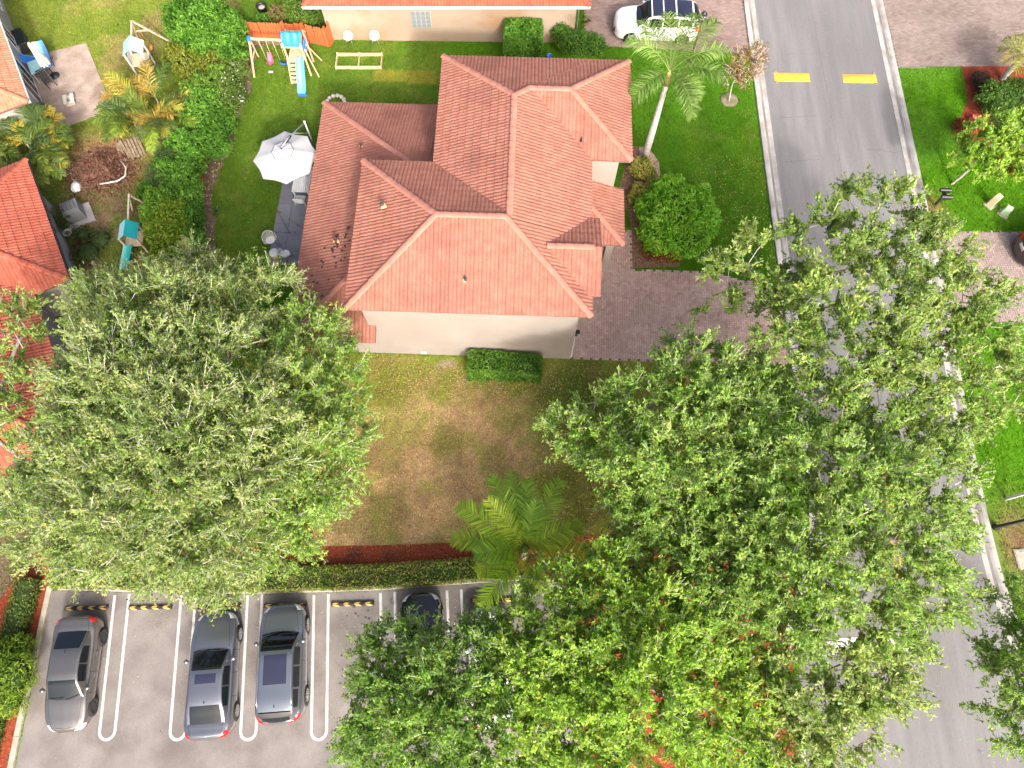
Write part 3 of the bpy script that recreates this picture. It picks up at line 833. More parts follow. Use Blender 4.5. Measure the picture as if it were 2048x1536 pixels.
# walls
w = MB()
w.prism([(XW + .45, YS + .43), (XE - .43, YS + .43), (XE - .43, YP - .43), (XW + .45, YP - .43)], 0, EZ - .06)
w.build('wall', M_stucco, house)
w = MB().prism([(XM + .45, YP - .428), (XE - .43, YP - .428), (XE - .43, YQ + .45), (XF - .45, YQ + .45), (XF - .45, YN - .45), (XM + .45, YN - .45)], 0, EZ - .06)
w.build('wall', M_stucco, house)
w = MB().prism([(-9.42, YS + .43), (XW + .448, YS + .43), (XW + .448, YP - .43), (XM + .448, YP - .43), (XM + .448, 8.62), (-9.42, 8.62)], 0, LZ - .06)
w.build('wall', M_stucco, house)
rf = Roof(house, M_tile)
env = lambda x, y: max(hipz(*RA, x, y), hipz(*RB, x, y), hipz(*RC, x, y))
hid = lambda x, y, z: z < env(x, y) - .22
yr = (YS + YP) / 2; xr = (XM + XE) / 2
rect_slopes(rf, *RA, 'N', hidden=hid); rect_slopes(rf, *RA, 'W', [(XM, YP, -1, -1)], hid); rect_slopes(rf, *RA, 'E', [(0, yr, 0, -1)], hid)
rect_slopes(rf, *RB, 'WS', hidden=hid); rect_slopes(rf, *RB, 'N', [(XM, YP, 1, 1)], hid); rect_slopes(rf, *RB, 'E', [(0, yr, 0, 1)], hid)
rect_slopes(rf, *RC, 'E', hidden=hid); rect_slopes(rf, *RC, 'N', [(XE, YN, -1, 1)], hid); rect_slopes(rf, *RC, 'S', [(XE, YQ, -1, -1)], hid)
hA, hB, hC = (XE - XM) / 2, (YP - YS) / 2, (YN - YQ) / 2
zA, zB, zC = EZ + PITCH * hA, EZ + PITCH * hB, EZ + PITCH * hC
xr = (XM + XE) / 2; yr = (YS + YP) / 2; yc = (YQ + YN) / 2
rf.hip((XM, YN, EZ), (xr, YN - hA, zA)); rf.hip((xr, YN - hA, zA), (xr, yr + (zB - zA) / PITCH * 0 + .1, zA))
xm = XE - (zC - EZ) / PITCH
rf.hip((xm, yc, zC), (xr, YN - hA, zA)); rf.hip((xm, yc, zC), (XF - hC, yc, zC)); rf.hip((XF, YN, EZ), (XF - hC, yc, zC)); rf.hip((XF, YQ, EZ), (XF - hC, yc, zC))
rf.hip((XW + hB, yr, zB), (XE - hB, yr, zB)); rf.hip((XW, YS, EZ), (XW + hB, yr, zB)); rf.hip((XE, YS, EZ), (XE - hB, yr, zB)); rf.hip((XW, YP, EZ), (XW + hB, yr, zB))
# small gable breaking the east eave
gy0, gy1, gx0, gx1 = -2.87, .78, .9, 3.74
gh = (gy1 - gy0) / 2
hidg = lambda x, y, z: z < env(x, y) - .18 if (x < XE) else False
rf.slope((gx0, gy0), (1, 0), (0, 1), EZ + .06, [(0, 0), (gx1 - gx0, 0), (gx1 - gx0, gh), (0, gh)], hidden=hidg)
rf.slope((gx1, gy1), (-1, 0), (0, -1), EZ + .06, [(0, 0), (gx1 - gx0, 0), (gx1 - gx0, gh), (0, gh)], hidden=hidg)
gz = EZ + .06 + gh * PITCH
rf.hip((XE - (gz - EZ) / PITCH + .1, gy0 + gh, gz), (gx1 - .35, gy0 + gh, gz + .01))
g = MB(); g.add([(gx1 - .3, gy0 + .25, EZ - .3), (gx1 - .3, gy1 - .25, EZ - .3), (gx1 - .3, gy1 - .25, EZ + .02), (gx1 - .3, gy0 + gh, gz - .16), (gx1 - .3, gy0 + .25, EZ + .02)], [(0, 1, 2, 3, 4)])
g.prism([(XE - .425, gy0 + .25), (gx1 - .302, gy0 + .25), (gx1 - .302, gy1 - .25), (XE - .425, gy1 - .25)], 2.6, EZ - .02)
g.build('gable_wall', M_stucco, house)
# single-storey roof wrapping the west side
lx0, ly0, ly1 = -9.87, -4.05, 9.07
hid4 = lambda x, y, z: (x > -6.0 and -3.1 < y < 2.9) or (x > XM + .7)
LW = 20.0
rf.slope((lx0, ly1), (0, -1), (1, 0), LZ, [(0, 0), (ly1 - ly0, 0), (ly1 - ly0 - 6.2, 6.2), (6.2, 6.2)], [(XM + .45, 0, 1, 0)], hid4)
rf.slope((lx0 + LW, ly1), (-1, 0), (0, -1), LZ, [(0, 0), (LW, 0), (LW - 6.2, 6.2), (0, 6.2)], [(XM + .45, 0, 1, 0)], hid4)
rf.slope((lx0, ly0), (1, 0), (0, 1), LZ, [(0, 0), (LW, 0), (LW, 3.7), (3.7, 3.7)], [(-5.95, 0, 1, 0)], lambda x, y, z: x > -6.27 and y > YS + .3)
rf.hip((lx0, ly1, LZ), (lx0 + 6, ly1 - 6, LZ + 6 * PITCH)); rf.hip((lx0, ly0, LZ), (lx0 + 3.65, ly0 + 3.65, LZ + 3.65 * PITCH))
# porch roof in the east corner
px1, py0, py1 = 5.2, 1.31, YQ + .44
rf.slope((px1, py0), (0, 1), (-1, 0), LZ, [(0, 0), (py1 - py0 + 3, 0), (py1 - py0 + 3, 2.4), (2.4, 2.4)], [(0, py1, 0, 1), (XE - .43, 0, -1, 0)])
rf.slope((px1 - 9, py0), (1, 0), (0, 1), LZ, [(0, 0), (9, 0), (6.6, 2.4), (0, 2.4)], [(0, py1, 0, 1), (XE - .43, 0, -1, 0)])
rf.hip((px1, py0, LZ), (px1 - 2.25, py0 + 2.25, LZ + 2.25 * PITCH))
roof = rf.finish()
# eaves: fascia boards and soffits
f = MB()
def eave(a, b, z): f.bar((a[0], a[1], z - .07), (b[0], b[1], z - .07), .035, .15)
for a, b in (((XM + .03, YN - .03), (XF - .03, YN - .03)), ((XF - .032, YN - .06), (XF - .032, YQ + .06)), ((XF - .06, YQ + .03), (XE, YQ + .03)), ((XE - .03, YQ), (XE - .03, gy1)), ((XE - .03, gy0), (XE - .03, YS + .06)), ((XE - .06, YS + .03), (XW + .06, YS + .03)), ((XW + .03, YS + .06), (XW + .03, YP - .06)), ((XW + .06, YP - .03), (XM, YP - .03)), ((XM + .03, YP), (XM + .03, YN - .06))): eave(a, b, EZ)
for a, b in (((lx0 + .03, ly0 + .06), (lx0 + .03, ly1 - .06)), ((lx0 + .06, ly1 - .03), (XM + .4, ly1 - .03)), ((lx0 + .06, ly0 + .03), (-5.96, ly0 + .03)), ((px1 - .03, py0 + .06), (px1 - .03, py1)), ((XE - .4, py0 + .03), (px1 - .06, py0 + .03))): eave(a, b, LZ)
f.build('fascia', M_stuccoW, house)
f = MB()
for q in ([(XW + .06, YS + .06), (XE - .06, YS + .06), (XE - .06, YQ), (XF - .06, YQ + .06), (XF - .06, YN - .06), (XM + .06, YN - .06), (XM + .06, YP - .06), (XW + .06, YP - .06)],): f.prism(q, EZ - .12, EZ - .10)
f.prism([(lx0 + .06, ly0 + .06), (-5.97, ly0 + .06), (-5.97, -3.4), (-6.3, -3.4), (-6.3, 3.0), (-3.2, 3.0), (-3.2, ly1 - .06), (lx0 + .06, ly1 - .06)], LZ - .12, LZ - .10)
f.prism([(XE - .4, py0 + .06), (px1 - .06, py0 + .06), (px1 - .06, py1), (XE - .4, py1)], LZ - .12, LZ - .10)
f.build('soffit', M_stuccoW, house)
# openings on the street and garden sides
gd = MB()
gd.box((XE - .40, -1.0, 1.1), (.06, 4.6, 2.2)).build('garage_door', M_whitepl, house)
pn = house.children[-1]
for k in range(4): MB().box((XE - .365, -1.0, .3 + k * .53), (.02, 4.4, .44)).build('panel', M_whitepl, pn)
window(house, (XE - .42, 1.6, 4.3), 1.3, 1.2, (1, 0)); window(house, (XF - .44, 6.6, 1.6), 1.8, 1.3, (1, 0)); window(house, (XF - .44, 6.6, 4.3), 1.5, 1.2, (1, 0))
window(house, (-9.43, 5.0, 1.5), 1.6, 1.2, (-1, 0)); window(house, (XW + .44, 0.0, 5.0), 1.2, .7, (-1, 0)); window(house, (-.6, YN - .44, 4.3), 1.4, 1.2, (0, 1)); window(house, (-6.5, 8.63, 1.5), 1.6, 1.2, (0, 1))
sd = MB().box((-9.44, 1.6, 1.05), (.06, 2.2, 2.1)).build('sliding_door', M_glassw, house)
MB().box((-9.47, 1.6, 1.05), (.05, .06, 2.1)).build('frame', M_whitepl, sd)
dd = MB().box((XE - .40, 3.1, 1.05), (.06, 1.0, 2.1)).build('front_door', M_wooddk, house)
MB().tube([(XE - .36, 2.75, 1.0), (XE - .30, 2.75, 1.0)], .03).build('handle', M_chrome, dd)
MB().box((4.62, 1.72, 1.38), (.36, .36, 2.76)).box((4.62, 1.72, .15), (.46, .46, .30)).build('porch_column', M_stucco, house)
wl = MB().box((XE - .36, -3.05, 2.35), (.16, .14, .28), taper=.7).box((XE - .30, -3.05, 2.52), (.24, .2, .04)).build('wall_lamp', M_black, house)
MB().box((-4.15, YS + .41, .25), (.26, .06, .2)).build('outlet_cover', M_whitepl, house)
# vent pipes and slipped tiles
M_mortar = noisy('orange_mortar', (.60, .26, .12), (.72, .40, .24), 6, .9)
def on_roof(px, py, zc): p = G(px, py, zc); q = p - HO; c, s = math.cos(-HYAW), math.sin(-HYAW); return Vector((c * q.x - s * q.y, s * q.x + c * q.y, zc))
for (px, py, z, big) in ((765, 410, 6.55, 1), (672, 482, 4.0, .9), (722, 292, 4.1, .5), (931, 560, 6.25, .8), (769, 487, 6.2, .35)):
    p = on_roof(px, py, z)
    v = MB().lathe(p - Vector((0, 0, .25)), [(.06 * big + .02, 0), (.06 * big + .02, .42), (.045 * big + .015, .43), (.04 * big, .30)], 12).build('vent_pipe', M_dark, roof)
    rr = MB()
    for k in range(4):
        a = k * 1.1 + px; rr.box(p + Vector((math.cos(a) * .10 * big, math.sin(a) * .09 * big, -.02)), (.16 * big, .09 * big, .10), a * 2.3, taper=.6)
    rr.build('mortar_patch', M_mortar, roof)
p = on_roof(1161, 278, 6.05)
MB().add([p + Vector((-.03, -.22, .06)), p + Vector((.07, -.18, .06)), p + Vector((.05, .25, .09))], [(0, 1, 2)]).build('torn_felt', M_black, roof)
# dark gaps under slipped tiles on the low roof
rr = random.Random(5)
for k in range(46):
    t = rr.random(); px = 590 + t * 110 + rr.uniform(-8, 8); py = 640 - t * 150 + rr.uniform(-45, 40)
    p = on_roof(px, py, 3.2)
    d = p.x - lx0
    p.z = LZ + d * PITCH; q = HO + Vector((math.cos(HYAW) * p.x - math.sin(HYAW) * p.y, math.sin(HYAW) * p.x + math.cos(HYAW) * p.y, 0))
    if not (.2 < d < 3.2) or p.y < ly0 + d + .1: continue
    M = Matrix((Vector((0, -1, 0)), Vector((CP, 0, SP)), Vector((-SP, 0, CP)))).transposed()
    MB().box(p + Vector((0, 0, .085)), (.08, .12, .02), M=M, taper=.7).build('slipped_tile_gap', M_black, roof)

# ---- north neighbour: long pale wall under a red tile eave
nh = thing('neighbour_house', 'single storey peach stucco house along the top edge', 'house', (0, 0, 0), 0)
nx0, nx1, ny0 = -10.55, 3.55, 32.95
MB().prism([(nx0, ny0), (nx1, ny0 - .22), (nx1 + .2, ny0 + 10), (nx0 + .2, ny0 + 10)], 0, 2.84).build('wall', M_stuccoN, nh)
rn = Roof(nh, M_tileR)
rect_slopes(rn, nx0 - .75, nx1 + .65, ny0 - .62, ny0 + 10.8, 2.9, 'SEW', hidden=lambda x, y, z: y > ny0 + 2.5)
rn.hip((nx1 + .65, ny0 - .62, 2.9), (nx1 - 2.5, ny0 + 2.53, 2.9 + 3.15 * PITCH)); rn.hip((nx0 - .75, ny0 - .62, 2.9), (nx0 + 2.4, ny0 + 2.53, 2.9 + 3.15 * PITCH))
rnf = rn.finish()
gt = MB().bar((nx0 - .8, ny0 - .68, 2.86), (nx1 + .7, ny0 - .68, 2.86), .11, .12).build('gutter', M_whitepl, nh)
MB().tube([(nx1 + .62, ny0 - .66, 2.8), (nx1 + .12, ny0 - .32, 2.5), (nx1 + .10, ny0 - .30, .1)], .04).build('downpipe', M_whitepl, nh)
gb = MB().box((-5.1, ny0 - .085, 1.55), (1.14, .06, 1.14)).build('glass_block_window', M_stuccoW, nh)
M_gblock = plain('glass_block', (.20, .24, .25), .12, 0, .7)
for i in range(4):
    for j in range(4): MB().box((-5.1 - .405 + i * .27, ny0 - .125, 1.55 - .405 + j * .27), (.225, .05, .225), taper=.85).build('glass_block', M_gblock, gb)

# ---- two houses to the west, turned 28 degrees
WY = R(28.0)
def west_house(label, corner, lx, ly, z, sides, m, wall, oe=.55, os=.55, hidden=None, wing=None):
    h = thing('neighbour_house', label, 'house', corner, WY)
    MB().prism([(-lx, 0), (0, 0), (0, ly), (-lx, ly)], 0, z - .06).build('wall', wall, h)
    r = Roof(h, m)
    x0, x1, y0, y1 = -lx - oe, oe, -os, ly + os
    rect_slopes(r, x0, x1, y0, y1, z, sides, hidden=hidden)
    d = min(x1 - x0, y1 - y0) / 2
    for a, b in (((x1, y0, z), (x1 - d, y0 + d, z + d * PITCH)), ((x1, y1, z), (x1 - d, y1 - d, z + d * PITCH))): r.hip(a, b)
    if y1 - y0 > x1 - x0: r.hip((x1 - d, y0 + d, z + d * PITCH), (x1 - d, y1 - d, z + d * PITCH))
    else: r.hip((x1 - d, y0 + d, z + d * PITCH), (max(x0 + d, x1 - d - 5), y0 + d, z + d * PITCH))
    if wing:
        a0, a1, b0, b1 = wing
        MB().prism([(a0 + .5, b0 + .5), (a1 - .5, b0 + .5), (a1 - .5, -.004), (a0 + .5, -.004)], 0, z - .06).build('wall', wall, h)
        rect_slopes(r, a0, a1, b0, b1, z, 'ES', hidden=lambda x, y, zz: y > y0 and zz < hipz(x0, x1, y0, y1, z, x, y) - .2)
        dw = (a1 - a0) / 2
        r.hip((a1, b0, z), (a1 - dw, b0 + dw, z + dw * PITCH))
    r.finish()
    MB().bar((oe + .06, y0, z - .05), (oe + .06, y1, z - .05), .11, .12).build('gutter', M_black if wing else M_whitepl, h)
    return h
M_tileO = noisy('roof_tile_orange', (.36, .15, .085), (.44, .205, .125), 2.6, .75, .15, 60, fine=.08)
hw1 = west_house('pale walled house at the top left with an orange tile roof', (-25.3, 26.45, 0), 9, 14, 2.9, 'SE', M_tileO, M_stuccoW, .3, .8, hidden=lambda x, y, z: x < -5 or y > 11)
window(hw1, (.0, 2.9, 1.15), 2.4, 2.2, (1, 0), 2); window(hw1, (.0, 6.2, 1.4), 1.1, 1.5, (1, 0)); window(hw1, (.0, 10.0, 1.5), 2.0, 1.5, (1, 0), 2)
MB().box((.06, 4.7, 2.0), (.14, .16, .24), taper=.7).build('wall_lamp', M_whitepl, hw1)
hw2 = west_house('red tiled house on the left edge partly hidden by the silvery tree', (-21.14, 15.93, 0), 10, 6.4, 2.9, 'NES', M_tileR, M_stuccoW, hidden=lambda x, y, z: x < -7, wing=(-11, -1.1, -8.5, 4))
# ================================================================== VEGETATION
def unit(v): return v / np.maximum(1e-9, np.linalg.norm(v, axis=-1, keepdims=True))
def tubes(name, A, B, ra, rb, m, parent, n=4):
    """many tapered segments as one mesh"""
    A, B = np.asarray(A, float), np.asarray(B, float); d = unit(B - A)
    u = np.where(np.abs(d[:, 2:3]) < .9, [[0, 0, 1.]], [[1., 0, 0]])
    s = unit(np.cross(d, u)); t = np.cross(d, s); k = len(A)
    V = np.zeros((k, 2 * n, 3))
    for i in range(n):
        a = 2 * np.pi * i / n; o = s * math.cos(a) + t * math.sin(a)
        V[:, i] = A + o * np.asarray(ra)[:, None]; V[:, n + i] = B + o * np.asarray(rb)[:, None]
    F = np.array([[i, (i + 1) % n, n + (i + 1) % n, n + i] for i in range(n)])
    FF = (F[None] + np.arange(k)[:, None, None] * 2 * n).reshape(-1, 4)
    return np_mesh(name, V.reshape(-1, 3), FF, m, parent, smooth=True)

def tree(label, base, lobes, pal, clumps=62, K=5, LV=13, leaf=(.17, .085), spread=.55, fork=2.6, seed=0, twig=M_twig, bark=M_bark, trunk_r=.2, group=None, fill=.25, flat=.75, name='shade_tree'):
    """lobes: (x, y, z, r) crown masses. Branches are grown to foliage sprays spread over the lobes."""
    if name == 'shade_tree': K, LV, leaf, spread, clumps = 6, 27, (leaf[0] * .80, leaf[1] * .86), spread * 1.35, clumps * .80
    rr = np.random.default_rng(seed)
    base = Vector(base); root = thing(name, label, 'tree', base, 0, group)
    b = np.array(base)
    L = np.array([tuple(l) for l in lobes], float); L[:, :3] -= b
    att = []; outw = []
    for (x, y, z, r) in L:
        n = int(clumps * 1.25 * (r / 1.9) ** 2)
        d = unit(rr.normal(size=(n * 3, 3))); d = d[d[:, 2] > -.35][:n]
        rad = r * np.where(rr.random(len(d)) < fill, rr.uniform(.3, .8, len(d)), rr.uniform(.74, 1.20, len(d)))
        p = np.array([x, y, z]) + d * rad[:, None] * np.array([1, 1, flat])
        # keep sprays that are not buried deep inside another lobe
        ok = np.ones(len(p), bool)
        for (X, Y, Z, Rr) in L:
            q = (p - [X, Y, Z]) / np.array([1, 1, flat]); ok &= ~((np.linalg.norm(q, axis=1) < Rr * .55) & (rr.random(len(p)) < .6))
        att.append(p[ok]); outw.append(d[ok])
    att = np.concatenate(att); outw = np.concatenate(outw)
    keep = att[:, 2] > 1.2; att, outw = att[keep], outw[keep]
    N = len(att)
    # skeleton: each spray is joined to the nearest limb already grown, trunk outwards
    fk = np.array([0, 0, fork]) + np.array([rr.normal(0, .15), rr.normal(0, .15), 0])
    nodes = [np.zeros(3), fk * .5 + [rr.normal(0, .05), rr.normal(0, .05), 0], fk]; par = [-1, 0, 1]
    tips = []
    order = np.argsort(np.linalg.norm(att - fk, axis=1))
    # main limbs first: to each lobe's heart
    for (x, y, z, r) in sorted(L.tolist(), key=lambda q: math.hypot(q[0], q[1])):
        tgt = np.array([x, y, z - .35 * r]); P = np.array(nodes[2:]); 
        j = 2 + int(np.argmin(np.linalg.norm(P - tgt, axis=1) + .35 * np.linalg.norm(P - fk, axis=1)))
        a0 = nodes[j]; m = max(2, int(np.linalg.norm(tgt - a0) / .55))
        prev = j; bend = rr.normal(0, .12, 3) * np.linalg.norm(tgt - a0)
        for k in range(1, m + 1):
            t = k / m; q = a0 * (1 - t) + tgt * t + bend * math.sin(math.pi * t) + rr.normal(0, .05, 3)
            nodes.append(q); par.append(prev); prev = len(nodes) - 1
    cap = len(nodes) + N * 6
    NA = np.zeros((cap, 3)); NA[:len(nodes)] = nodes; cnt = len(nodes)
    for i in order:
        tgt = att[i]
        D = np.linalg.norm(NA[2:cnt] - tgt, axis=1); j = 2 + int(np.argmin(D)); a0 = NA[j].copy(); dist = D[j - 2]
        m = min(5, max(1, int(dist / .4))); prev = j; bend = rr.normal(0, .14, 3) * dist
        for k in range(1, m + 1):
            t = k / m; NA[cnt] = a0 * (1 - t) + tgt * t + bend * math.sin(math.pi * t) + rr.normal(0, .02, 3) * (k < m)
            par.append(prev); prev = cnt; cnt += 1
        tips.append(prev)
    NA = NA[:cnt]; par = np.array(par)
    w = np.full(cnt, .00012); 
    for i in range(cnt - 1, 0, -1): w[par[i]] += w[i] if w[i] > .00012 else .00012
    rad = np.sqrt(w); rad *= trunk_r / rad[0]; rad = np.maximum(rad, .015)
    idx = np.arange(1, cnt); big = rad[idx] > .032
    pr = par[idx]
    i1 = idx[big]; i2 = idx[~big]
    tubes('trunk', NA[par[i1]], NA[i1], np.minimum(rad[par[i1]], rad[i1] * 1.35), rad[i1], bark, root, 7)
    # fine twigs carrying the leaves
    C = np.repeat(att, K, 0); O = np.repeat(outw, K, 0)
    td = unit(O * .9 + rr.normal(0, .6, C.shape) + [0, 0, .2]); tl = rr.uniform(.6, 1.15, len(C)) * spread
    TA = C - td * tl[:, None] * .15; TB = C + td * tl[:, None] * .85
    show = rr.random(len(C)) < .75; TB = TB + td * .06
    tubes('branches', np.concatenate([NA[par[i2]], TA[show]]), np.concatenate([NA[i2], TB[show]]), np.concatenate([rad[i2] * 1.1, np.full(show.sum(), .016)]), np.concatenate([rad[i2], np.full(show.sum(), .008)]), twig, root, 3)['kind'] = 'stuff'
    t = rr.uniform(.05, 1.05, (len(C), LV))
    P = TA[:, None] + (TB - TA)[:, None] * t[..., None] + rr.normal(0, .06, (len(C), LV, 3))
    D = unit(td[:, None] * .8 + rr.normal(0, .7, P.shape)); Nn = unit(rr.normal(0, .5, P.shape) + [.12, -.30, 1.1])
    n = P.shape[0] * LV
    pal = np.array(pal); ci = rr.random(N)                             # sprays differ in tone, leaves a little
    f = np.repeat(np.repeat(ci, K), LV) * .75 + rr.random(n) * .25
    f = f * (len(pal) - 1); a = np.clip(f.astype(int), 0, len(pal) - 2); f = (f - a)[:, None]
    col = pal[a] * (1 - f) + pal[a + 1] * f; col = col * rr.uniform(.62, 1.45, (n, 1)) * np.stack([rr.uniform(.82, 1.22, n), np.ones(n), rr.uniform(.8, 1.3, n)], 1)
    yl = rr.random(n) < .006; col[yl] = np.array([.42, .30, .03])
    sz = rr.uniform(.7, 1.25, n)
    tri_leaves('crown', P.reshape(-1, 3), D.reshape(-1, 3), Nn.reshape(-1, 3), sz * leaf[0], sz * leaf[1], col, M_leaf, root)
    return root
def LB(px, py, z, r): p = G(px, py, z); return (p.x, p.y, z, r)

SILVER = [(.125, .215, .035), (.19, .29, .06), (.31, .385, .125), (.23, .33, .075)]
MIDG = [(.12, .235, .026), (.185, .33, .042), (.28, .43, .085), (.22, .34, .055)]
OLIVE = [(.11, .185, .028), (.17, .275, .045), (.265, .385, .08), (.33, .42, .115)]
BRIGHT = [(.14, .28, .022), (.21, .38, .03), (.30, .48, .055), (.35, .49, .07)]
DARKG = [(.09, .195, .024), (.145, .28, .034), (.21, .36, .055)]
tree('large silvery green tree spreading over the left side yard', G(345, 850), [LB(330, 660, 7.6, 2.2), LB(240, 630, 7.0, 1.5), LB(195, 610, 6.4, .95), LB(430, 640, 6.8, 1.7), LB(215, 745, 7.4, 1.55), LB(270, 770, 8.6, 2.2), LB(420, 760, 8.0, 2.0), LB(350, 880, 8.8, 2.2), LB(225, 880, 8.2, 1.9), LB(130, 930, 7.2, 1.4), LB(480, 900, 7.6, 2.0), LB(390, 1000, 8.0, 2.1), LB(250, 1010, 8.0, 2.1), LB(125, 1030, 6.8, 1.55), LB(340, 1080, 6.8, 1.6), LB(205, 1075, 6.4, 1.3), LB(455, 1080, 6.6, 1.55), LB(445, 1160, 5.6, .75), LB(520, 600, 6.0, 1.3), LB(400, 560, 6.2, 1.2)], SILVER, clumps=100, K=5, LV=14, leaf=(.15, .07), seed=11, trunk_r=.28, spread=.6)
tree('mid green tree at the southwest corner of the house', G(600, 880), [LB(600, 700, 5.6, 1.5), LB(560, 800, 6.4, 1.9), LB(650, 770, 5.6, 1.4), LB(655, 855, 5.4, 1.3), LB(620, 920, 6.0, 1.8), LB(560, 1000, 5.8, 1.8), LB(610, 1010, 5.0, 1.0), LB(500, 940, 6.0, 1.6), LB(560, 1080, 5.0, 1.2), LB(640, 660, 5.4, 1.0), LB(690, 712, 4.8, .65)], MIDG + [(.17, .25, .07)], clumps=84, LV=14, leaf=(.15, .075), seed=12, trunk_r=.2)
tree('thin green tree overhanging the red roof at the left edge', G(0, 900), [LB(20, 670, 6.0, 1.3), LB(60, 800, 6.4, 1.2), LB(10, 900, 6.2, 1.5), LB(-30, 780, 6.4, 1.6), LB(70, 650, 5.6, .8), LB(40, 980, 5.6, 1.2)], OLIVE, clumps=30, LV=11, leaf=(.16, .08), seed=13, trunk_r=.16)
tree('sparse olive green tree arching over the street at the driveway', G(1640, 800), [LB(1770, 440, 7.4, 1.5), LB(1650, 500, 7.4, 1.5), LB(1840, 520, 7.2, 1.4), LB(1530, 540, 6.8, 1.3), LB(1460, 560, 6.2, .8), LB(1740, 580, 7.8, 1.7), LB(1640, 620, 7.6, 1.6), LB(1880, 600, 7.2, 1.4), LB(1960, 600, 6.6, 1.0), LB(1950, 690, 6.8, 1.3), LB(1840, 690, 7.4, 1.6), LB(1730, 710, 7.8, 1.6), LB(1580, 690, 7.0, 1.3), LB(1990, 770, 6.4, 1.1), LB(1880, 790, 7.0, 1.5), LB(1770, 800, 7.2, 1.5), LB(1560, 640, 6.6, 1.0), LB(1440, 610, 5.8, .6), LB(1900, 500, 6.6, .7), LB(1700, 420, 7.0, .9)], OLIVE, clumps=45, LV=13, leaf=(.185, .10), seed=14, trunk_r=.17, fill=.15)
tree('green tree with pale twigs beside the end of the driveway', G(1390, 880), [LB(1390, 770, 6.4, 1.6), LB(1300, 810, 6.0, 1.4), LB(1210, 850, 5.6, 1.2), LB(1150, 870, 5.0, .9), LB(1340, 890, 6.6, 1.7), LB(1480, 850, 6.8, 1.7), LB(1250, 940, 5.8, 1.4), LB(1420, 950, 6.6, 1.7), LB(1330, 990, 6.0, 1.5), LB(1370, 710, 5.6, .8), LB(1230, 900, 5.6, 1.2), LB(1490, 760, 6.4, 1.2), LB(1480, 1020, 6.4, 1.5)], MIDG, clumps=72, LV=13, leaf=(.16, .08), seed=15, trunk_r=.17)
tree('wide light green tree over the street by the centre line', G(1690, 1090), [LB(1640, 830, 7.0, 1.5), LB(1560, 900, 7.0, 1.6), LB(1660, 930, 7.6, 1.8), LB(1780, 890, 7.2, 1.5), LB(1860, 880, 6.6, 1.2), LB(1760, 990, 7.6, 1.7), LB(1870, 970, 6.8, 1.4), LB(1600, 1010, 7.4, 1.7), LB(1520, 1090, 7.0, 1.5), LB(1650, 1090, 7.8, 1.8), LB(1780, 1090, 7.4, 1.6), LB(1880, 1080, 6.4, 1.0), LB(1590, 1170, 7.2, 1.6), LB(1710, 1190, 7.4, 1.6), LB(1830, 1180, 6.6, 1.2), LB(1650, 1260, 6.8, 1.3), LB(1760, 1270, 6.4, 1.1), LB(1900, 1190, 5.8, .7)], MIDG + [(.19, .29, .07)], clumps=60, LV=13, leaf=(.165, .085), seed=16, trunk_r=.18, fill=.2)
tree('loose leafy tree hanging over the lot entrance at the bottom right', G(1690, 1420), [LB(1700, 1330, 6.6, 1.3), LB(1620, 1400, 6.4, 1.2), LB(1760, 1390, 6.2, 1.0), LB(1680, 1440, 6.4, 1.2), LB(1590, 1480, 6.0, 1.1), LB(1830, 1330, 5.6, .7), LB(1650, 1350, 6.8, 1.2), LB(1560, 1530, 5.8, 1.1), LB(1680, 1500, 5.8, .9)], OLIVE[1:] + [(.13, .22, .04)], clumps=50, LV=13, leaf=(.175, .09), seed=17, trunk_r=.12, fill=.15)
tree('dense green tree in the mulch bed behind the queen palm', G(1350, 1120), [LB(1330, 1090, 5.4, 1.5), LB(1420, 1110, 5.8, 1.6), LB(1250, 1120, 4.6, 1.1), LB(1480, 1180, 6.0, 1.4), LB(1380, 1180, 5.6, 1.5), LB(1430, 1040, 5.6, 1.2), LB(1500, 1250, 6.0, 1.2)], MIDG, clumps=105, LV=14, leaf=(.155, .08), seed=18, trunk_r=.18)
tree('bright lime green tree on the mulch island', G(1300, 1370), [LB(1220, 1190, 5.8, 1.5), LB(1120, 1230, 5.6, 1.4), LB(1290, 1250, 6.4, 1.6), LB(1180, 1310, 6.6, 1.6), LB(1080, 1330, 6.0, 1.5), LB(1370, 1300, 6.2, 1.4), LB(1280, 1370, 7.0, 1.7), LB(1160, 1420, 6.4, 1.6), LB(1060, 1430, 5.8, 1.5), LB(1390, 1400, 6.4, 1.5), LB(1470, 1360, 5.8, 1.2), LB(1450, 1460, 6.0, 1.4), LB(1300, 1480, 6.4, 1.6), LB(1180, 1520, 6.0, 1.4), LB(1520, 1420, 5.6, 1.0), LB(1500, 1540, 5.6, 1.2), LB(1020, 1270, 5.0, .9)], BRIGHT, clumps=105, LV=13, leaf=(.155, .08), seed=19, trunk_r=.18, fill=.2)
tree('deep green tree shading the parked black car', G(880, 1420), [LB(810, 1300, 5.2, .9), LB(910, 1320, 5.6, 1.2), LB(780, 1330, 5.2, 1.1), LB(870, 1370, 6.0, 1.5), LB(960, 1340, 5.8, 1.3), LB(770, 1420, 5.4, 1.2), LB(860, 1460, 6.0, 1.5), LB(960, 1440, 6.0, 1.4), LB(790, 1510, 5.4, 1.2), LB(920, 1530, 5.8, 1.4), LB(730, 1460, 4.8, .7), LB(1000, 1520, 5.8, 1.3)], DARKG + [(.12, .22, .035)], clumps=96, LV=14, leaf=(.15, .075), seed=20, trunk_r=.2)
